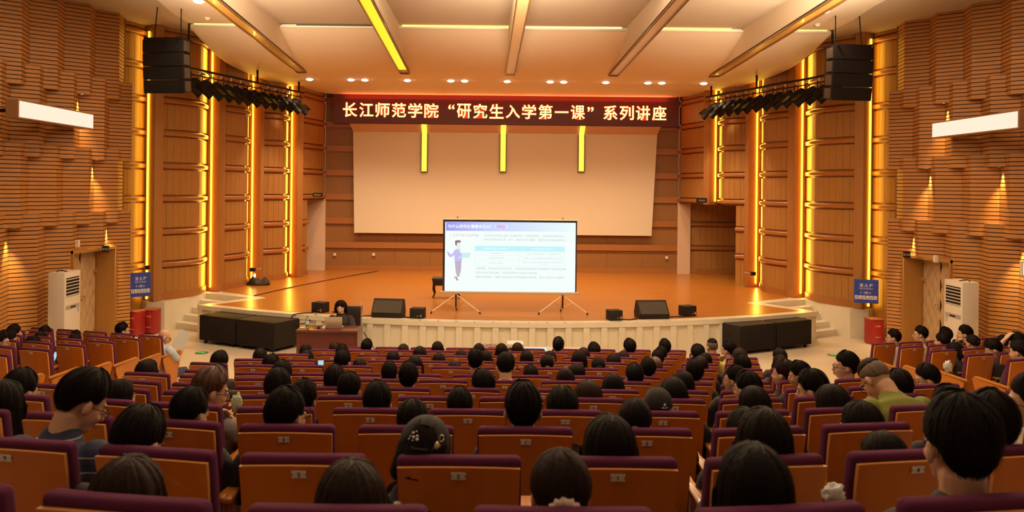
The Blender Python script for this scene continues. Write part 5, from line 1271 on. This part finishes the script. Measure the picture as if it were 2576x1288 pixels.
# pixel x, pixel y of the crown, width in the photo, row, hair, then options
PPL = [
 (325, 1137, 190, 'Z', 'L', dict(hairm='N', shirt='white')), (885, 1145, 188, 'Z', 'L', dict(hairm='N', seed=1)), (1410, 1125, 158, 'Z', 'P', dict(hairm='N', scr=1)), (1895, 1105, 185, 'Z', 'L', dict(seed=2)),
 (2412, 985, 200, 'Z', 'S', dict(yaw=-8, hi=1, seed=1, shirt='black')),
 (218, 932, 125, 'A', 'S', dict(yaw=-35, pitch=30, shirt='stripe', lean=18, glasses=1, hi=1, dy=.36, seed=2)), (355, 1025, 132, 'A', 'S', dict(yaw=-10, pitch=25, seed=0)), (1070, 1053, 145, 'A', 'C', dict(pitch=30, roll=9, yaw=-8)), (1534, 1035, 138, 'A', 'L', dict(seed=1)),
 (1920, 1018, 140, 'A', 'L', dict(seed=0)), (2222, 1083, 112, 'A', 'B', dict(pitch=20)), (2492, 978, 132, 'A', 'S', dict(yaw=-20, seed=2)),
 (12, 950, 100, 'B', 'L', dict(seed=1)), (482, 973, 93, 'B', 'S', dict(yaw=-15, pitch=10, seed=1)), (723, 972, 102, 'B', 'S', dict(yaw=-28, glasses=1, seed=2)), (1316, 958, 103, 'B', 'S', dict(seed=0, hi=1)), (1038, 1007, 90, 'B', 'S', dict(pitch=20, seed=2)), (1598, 1000, 86, 'B', 'P', dict(yaw=-10)),
 (2165, 1003, 104, 'B', 'B', dict(yaw=10, seed=1)), (1872, 1020, 96, 'B', 'B', dict(seed=0)), (2385, 967, 90, 'B', 'S', dict(seed=0)), (2590, 940, 100, 'B', 'S', dict(yaw=50, glasses=1, shirt='cream')),
 (57, 927, 80, 'C', 'S', dict(yaw=-15, pitch=12)), (305, 950, 72, 'C', 'B', dict(yaw=-20)), (535, 922, 88, 'C', 'S', dict(hairm='R', yaw=-50, pitch=12, arms='chin', glasses=1, shirt='grey', hi=1, dy=.15)), (950, 958, 80, 'C', 'S', dict(seed=1)), (1157, 975, 73, 'C', 'S', dict(pitch=12, seed=0)), (1415, 982, 85, 'C', 'M', dict(pitch=35)),
 (1655, 972, 75, 'C', 'K', dict(pitch=5)), (1896, 968, 80, 'C', 'B', dict(pitch=15)), (2092, 965, 86, 'C', 'B', dict(pitch=20, seed=2)), (765, 955, 72, 'C', 'M', dict(yaw=-10)),
 (2197, 912, 80, 'C', 'Z', dict(yaw=15, pitch=50, lean=38, shirt='olive', arms='chinl', glasses=1, hi=1, dy=.30, hairm='N')),
 (700, 925, 74, 'D', 'S', dict(pitch=8, seed=1)), (880, 935, 64, 'D', 'S', dict(seed=2, yaw=-8)), (1480, 952, 74, 'D', 'L', dict(hairm='N', seed=1)), (1694, 945, 75, 'D', 'L', dict(seed=2)), (1878, 932, 64, 'D', 'S', dict(yaw=28, glasses=1, seed=0)), (2041, 928, 72, 'D', 'S', dict(yaw=45, pitch=10, seed=2)), (2262, 931, 65, 'D', 'M', dict(yaw=-10, pitch=15)),
 (1028, 910, 56, 'E', 'S', dict(seed=0)), (1214, 929, 62, 'E', 'S', dict(yaw=35, pitch=14, seed=1)), (843, 920, 60, 'E', 'M', dict(pitch=15)), (1543, 936, 57, 'E', 'L', dict(seed=0)), (1720, 930, 54, 'E', 'L', dict(seed=1)), (1848, 918, 46, 'E', 'S', dict(yaw=45, glasses=1)), (2010, 907, 50, 'E', 'S', dict(yaw=50, pitch=10)),
 (1596, 914, 50, 'F', 'S', dict(pitch=8, seed=2)), (1423, 925, 48, 'F', 'B', dict(pitch=12)), (710, 908, 54, 'F', 'M', dict(pitch=8)), (1272, 887, 52, 'F', 'S', dict(shirt='white', hi=1, seed=1, lean=24, pitch=22, dy=.08)), (1747, 903, 48, 'F', 'S', dict(seed=1)), (1971, 903, 52, 'F', 'S', dict(yaw=40, hairm='N', seed=2)), (980, 909, 46, 'F', 'S', dict(seed=0)), (372, 900, 60, 'F', 'L', dict(yaw=-15, seed=2)), (2127, 882, 58, 'F', 'S', dict(yaw=65, glasses=1, shirt='white', seed=1)),
 (1335, 918, 42, 'G', 'S', dict(pitch=10)), (1452, 913, 46, 'G', 'B', dict(yaw=-35, pitch=10)), (1630, 899, 42, 'G', 'S', dict(seed=1)), (1196, 876, 44, 'G', 'S', dict(seed=2)), (2330, 915, 54, 'F', 'S', dict(yaw=60, pitch=12, glasses=1)), (552, 914, 42, 'G', 'S', dict(seed=1)), (553, 884, 46, 'H', 'M', dict(shirt='dkgrey', pitch=20)),
 (1144, 906, 37, 'H', 'B', dict(hairm='N', pitch=12)), (1505, 898, 34, 'H', 'U', {}), (1376, 891, 35, 'H', 'P', {}), (1044, 892, 40, 'H', 'L', dict(seed=1)), (1648, 895, 36, 'H', 'L', dict(hairm='R')), (1762, 893, 36, 'H', 'B', dict(hairm='N')), (864, 879, 44, 'H', 'S', dict(yaw=-20, seed=1)), (684, 890, 44, 'H', 'S', dict(pitch=8, yaw=-25)), (905, 900, 38, 'H', 'B', {}), (1864, 890, 44, 'H', 'S', dict(yaw=20, seed=1)), (1963, 890, 40, 'H', 'L', {}),
 (1544, 887, 39, 'I', 'L', dict(seed=2)), (1325, 880, 34, 'I', 'B', {}), (1104, 886, 33, 'I', 'L', dict(seed=0)), (1221, 880, 34, 'I', 'L', dict(seed=1)), (1457, 879, 38, 'I', 'L', dict(seed=2)), (1654, 879, 34, 'I', 'S', {}), (1774, 885, 34, 'I', 'B', {}), (1860, 874, 38, 'I', 'U', dict(hairm='N')), (783, 901, 38, 'I', 'B', dict(hairm='N', arms='phone')), (989, 881, 33, 'I', 'B', {}), (1960, 875, 35, 'I', 'P', dict(yaw=15)),
 (1160, 879, 30, 'J', 'L', {}), (1056, 869, 35, 'J', 'L', dict(seed=2)), (1262, 862, 32, 'J', 'L', dict(seed=1)), (1384, 881, 30, 'J', 'B', {}), (1468, 872, 31, 'J', 'L', dict(hairm='N')), (1568, 881, 30, 'J', 'B', dict(hairm='N')), (1663, 870, 30, 'J', 'S', dict(seed=2)), (1755, 867, 37, 'J', 'M', dict(pitch=15)), (1832, 857, 33, 'J', 'S', dict(yaw=40, arms='chinl', shirt='yellow')), (772, 879, 37, 'J', 'B', {}), (655, 874, 37, 'J', 'B', dict(seed=1)), (861, 867, 35, 'J', 'M', {}),
 (1101, 857, 31, 'K', 'L', dict(seed=1)), (1015, 863, 29, 'K', 'L', dict(hairm='N')), (1205, 862, 30, 'K', 'L', dict(seed=0)), (1302, 860, 30, 'K', 'L', dict(hairm='N', seed=2)), (1405, 848, 31, 'K', 'M', dict(yaw=-15)), (1494, 862, 34, 'K', 'M', dict(pitch=15)), (1583, 851, 34, 'K', 'S', dict(seed=1, yaw=15)), (1672, 852, 33, 'K', 'S', dict(seed=0)), (1791, 849, 32, 'K', 'Z', dict(yaw=20)), (770, 864, 33, 'K', 'B', {}), (924, 852, 31, 'K', 'S', dict(yaw=-18)), (842, 858, 30, 'L', 'B', dict(hairm='N')),
 # left wing
 (309, 810, 32, 'l0', 'S', dict(yaw=-40, glasses=1)), (416, 826, 31, 'l0', 'X', dict(yaw=-50, pitch=22, glasses=1, shirt='lightblue', arms='paper', hi=1, dy=.12)), (114, 820, 30, 'l1', 'S', dict(pitch=10)), (192, 830, 27, 'l1', 'S', {}), (37, 816, 31, 'l2', 'M', dict(yaw=-20)), (189, 841, 33, 'l2', 'S', dict(pitch=15, shirt='black')), (103, 837, 36, 'l2', 'M', dict(pitch=10)),
 (26, 828, 32, 'l3', 'M', {}), (84, 847, 44, 'l3', 'S', dict(yaw=-30, pitch=18, arms='phone')), (4, 832, 36, 'l4', 'S', dict(yaw=-55, glasses=1, pitch=8)),
 # right wing
 (2247, 827, 32, 'r0', 'S', dict(yaw=48, glasses=1, shirt='white')), (2315, 819, 33, 'r0', 'S', dict(yaw=50, glasses=1, shirt='cream')), (2377, 823, 34, 'r0', 'M', dict(yaw=10)), (2426, 817, 33, 'r1', 'S', dict(yaw=45, arms='chinl')), (2369, 836, 36, 'r1', 'S', dict(yaw=20)), (2400, 861, 35, 'r2', 'B', dict(yaw=40, pitch=30)), (2446, 841, 30, 'r2', 'U', {}),
 (2496, 853, 43, 'r3', 'S', dict(yaw=50, pitch=25, shirt='black')), (2557, 836, 38, 'r3', 'M', dict(yaw=30, pitch=15, arms='hair', shirt='cream')), (2524, 840, 30, 'r2', 'L', {}), (2562, 855, 42, 'r4', 'S', dict(yaw=20, pitch=10)),
]
HM = {'N': HAIRN, 'R': HAIRR}
rowsum = {}
for i, p in enumerate(PPL): rowsum.setdefault(p[3], []).append((p[0], i))
rank = {}
for r_, l_ in rowsum.items():
    for n, (_, i) in enumerate(sorted(l_)): rank[i] = n + 1
def hname(kind, hm):
    s = HN[kind]
    if hm == 'N': s = s.replace('black hair', 'dark brown hair').replace('black ponytail', 'dark brown ponytail')
    if hm == 'R': s = s.replace('black hair', 'reddish brown hair')
    return s
GUY = {}
for i, (px, py, wpx, row, kind, o) in enumerate(PPL):
    o = dict(o); dy = o.pop('dy', 0); scr = o.pop('scr', 0); hk = o.pop('hairm', None)
    if row in ROWI:
        k = ROWI[row]; Y = ROWY[k] + .17
        for _ in range(3): X = at(px, py, Y).x; Y = row_y(k, X) + .17 + dy
        rz = CB * (1 if X > 0 else -1) if abs(X) > .285 * ROWY[k] else 0
        where = f'{ORD[k+1]} centre row from stage'
    else:
        k = int(row[1]); sd = row[0] == 'r'; Y = wing_y(k) + .3
        for _ in range(4):
            X = at(px, py, Y).x; Xl = 1.16 - X if sd else X; Y = wing_y(k) + (-5.6 - Xl) * math.tan(WR) + .17 + dy
        rz = WR if sd else -WR; where = f'{ORD[k+1]} {"right" if sd else "left"} wing row'
    P = at(px, py, Y)
    base = .19 if kind in 'SMZUPX' else .215 if kind in 'CK' else .20
    s = max(.88, min(1.08, wpx * Y / F / base))
    gl = 'glasses and ' if o.get('glasses') else ''
    lb = f'person with {gl}{hname(kind, hk)}, {ORD[rank[i]]} from left in {where}'
    if kind == 'C': lb = 'person in a black cap with white specks and a metal buckle, head tilted'
    if kind == 'K': lb = 'person in a plain black cap with small white marks at its back'
    if o.get('shirt') == 'stripe': lb = 'person in a navy striped shirt with glasses leaning forward at the left'
    if o.get('shirt') == 'olive': lb = 'person in an olive green polo shirt bent forward with shaved sides'
    if kind == 'X': lb = 'bald person with glasses in a pale blue shirt reading a sheet of paper'
    if scr: lb = 'person with dark hair tied in a pale pink scrunchie in the nearest row'
    if hk == 'R' and kind == 'S': lb = 'person with short reddish brown hair and glasses resting chin on hand'
    if i == 4: lb = 'large nearest person with short black hair and bare neck at the right'
    t, H = person((P.x, Y), P.z, s, rz, kind, label=lb, group=f'audience in {where}', hairm=HM.get(hk), seed=o.pop('seed', i), **o)
    GUY[i] = (t, H)
    if scr:
        q = MB(); n = 30; vs = [Vector((.036 * math.cos(2 * math.pi * a / n), -.128 - .004 * math.sin(a * 2.1), -.008 + .034 * math.sin(2 * math.pi * a / n))) for a in range(n + 1)]
        q.loft([tuple(v) for v in vs], [.015 + .005 * math.sin(a * 2.7) for a in range(n + 1)], 10, False)
        c = q.build('scrunchie', mat('pale pink satin', (.62, .45, .40), .45, bump=.4, nscale=30), t, True); c.matrix_local = H
# the lecturer
t, H = person((-2.83, 16.62), at(858, 754, 16.62).z, 1.08, R(178), 'B', yaw=0, pitch=6, shirt='black', arms='desk', hi=True, label='lecturer with chin-length black hair in a black top seated behind the desk', seed=1)
for c in t.children:
    if c.name.startswith('hair'): c.matrix_local = H @ Matrix.Diagonal((1.18, 1.05, 1.0, 1))
    if c.name.startswith('body'): c.material_slots[0].link = 'OBJECT'; c.material_slots[0].material = mat('pale skin', (.74, .48, .34), .5)
# sheet of paper held by the bald man, phones
def world_pt(t, p):
    return Matrix.Translation(t.location) @ Matrix.Rotation(t.rotation_euler.z, 4, 'Z') @ Matrix.Scale(t.scale[0], 4) @ Vector(p)
bald = [i for i, p in enumerate(PPL) if p[4] == 'X'][0]
bt = GUY[bald][0]
p = at(456, 856, bt.location.y + .25)
q = MB(); M = T(p.x, p.y, p.z, R(-28), R(-22), R(18), .95); n = 8
q.add([(-.14 + .28 * i / n, .012 * math.sin(math.pi * i / n), z) for z in (-.16, .17) for i in range(n + 1)], [(i, i + 1, n + 2 + i, n + 1 + i) for i in range(n)], M)
tag(q.build('sheet_of_paper', PAPER, None, True), 'white sheet of paper held up by the bald man', 'paper')
def phone(lb, px, py, Y, rz, rx, w=.075, h=.15):
    p = at(px, py, Y); t = thing('smartphone', lb, 'phone', p, rz); M = Matrix.Rotation(rx, 4, 'X')
    MB().rbox(-w / 2, w / 2, -.004, .004, -h / 2, h / 2, .003, M).build('case', BLACKM, t); MB().box(-w / 2 + .004, w / 2 - .004, -.0055, -.004, -h / 2 + .006, h / 2 - .006, M).build('screen', emi('phone screen', (.55, .85, .95), .8), t)
phone('glowing phone held by a person in the left wing', 138, 898, 11.55, R(-25), R(-28))
phone('small glowing phone in front of a person near the left end', 812, 913, 10.75, R(5), R(-40), .13, .08)
# a white and green bag, a bottle and other things glimpsed between the seats
def bundle(name, lb, cat, px, py, Y, w, h, m, sd):
    p = at(px, py, Y); b = bmesh.new(); bmesh.ops.create_icosphere(b, subdivisions=3, radius=1)
    for v in b.verts: n = noise.noise(v.co * 2.2 + Vector((sd, 0, 0))) * 2 + noise.noise(v.co * 5 + Vector((sd, 0, 0))); v.co = Vector((v.co.x * w * (1 + .3 * n), v.co.y * w * .7, v.co.z * h * (1 + .35 * n)))
    q = MB(); q.bm(b, T(p.x, p.y, p.z)); return tag(q.build(name, m, None, True), lb, cat)
bundle('bag', 'pale green and white bag on a lap beside the left aisle', 'bag', 596, 1014, 5.6, .035, .06, mat('pale green cloth', (.45, .55, .36), .8, bump=.3, nscale=12), 1)
bundle('bag', 'white plastic bag on a lap at the lower right', 'bag', 2098, 1243, 2.75, .035, .03, mat('white plastic bag', (.6, .58, .55), .4, bump=.5, nscale=14), 2)
bundle('bag', 'white bag in the right wing beside a bare leg', 'bag', 2384, 922, 9.2, .045, .06, mat('white plastic bag', (.6, .58, .55), .4, bump=.5, nscale=14), 3)
p = at(1000, 1200, 2.85); t = thing('water_bottle', 'clear water bottle with a green label standing between two front seats', 'bottle', (p.x, 2.85, ROWZ[11] + .62))
MB().lathe([(0, 0), (.028, 0), (.032, .01), (.032, .15), (.028, .18), (.013, .205), (0, .21)], 20).build('bottle_body', mat('clear plastic', (.85, .82, .74), .1, trans=.7), t, 40)
MB().lathe([(.033, .05), (.0335, .05), (.0335, .09), (.033, .09)], 20).build('green_label', mat('green label', (.02, .28, .06), .5), t, 40)
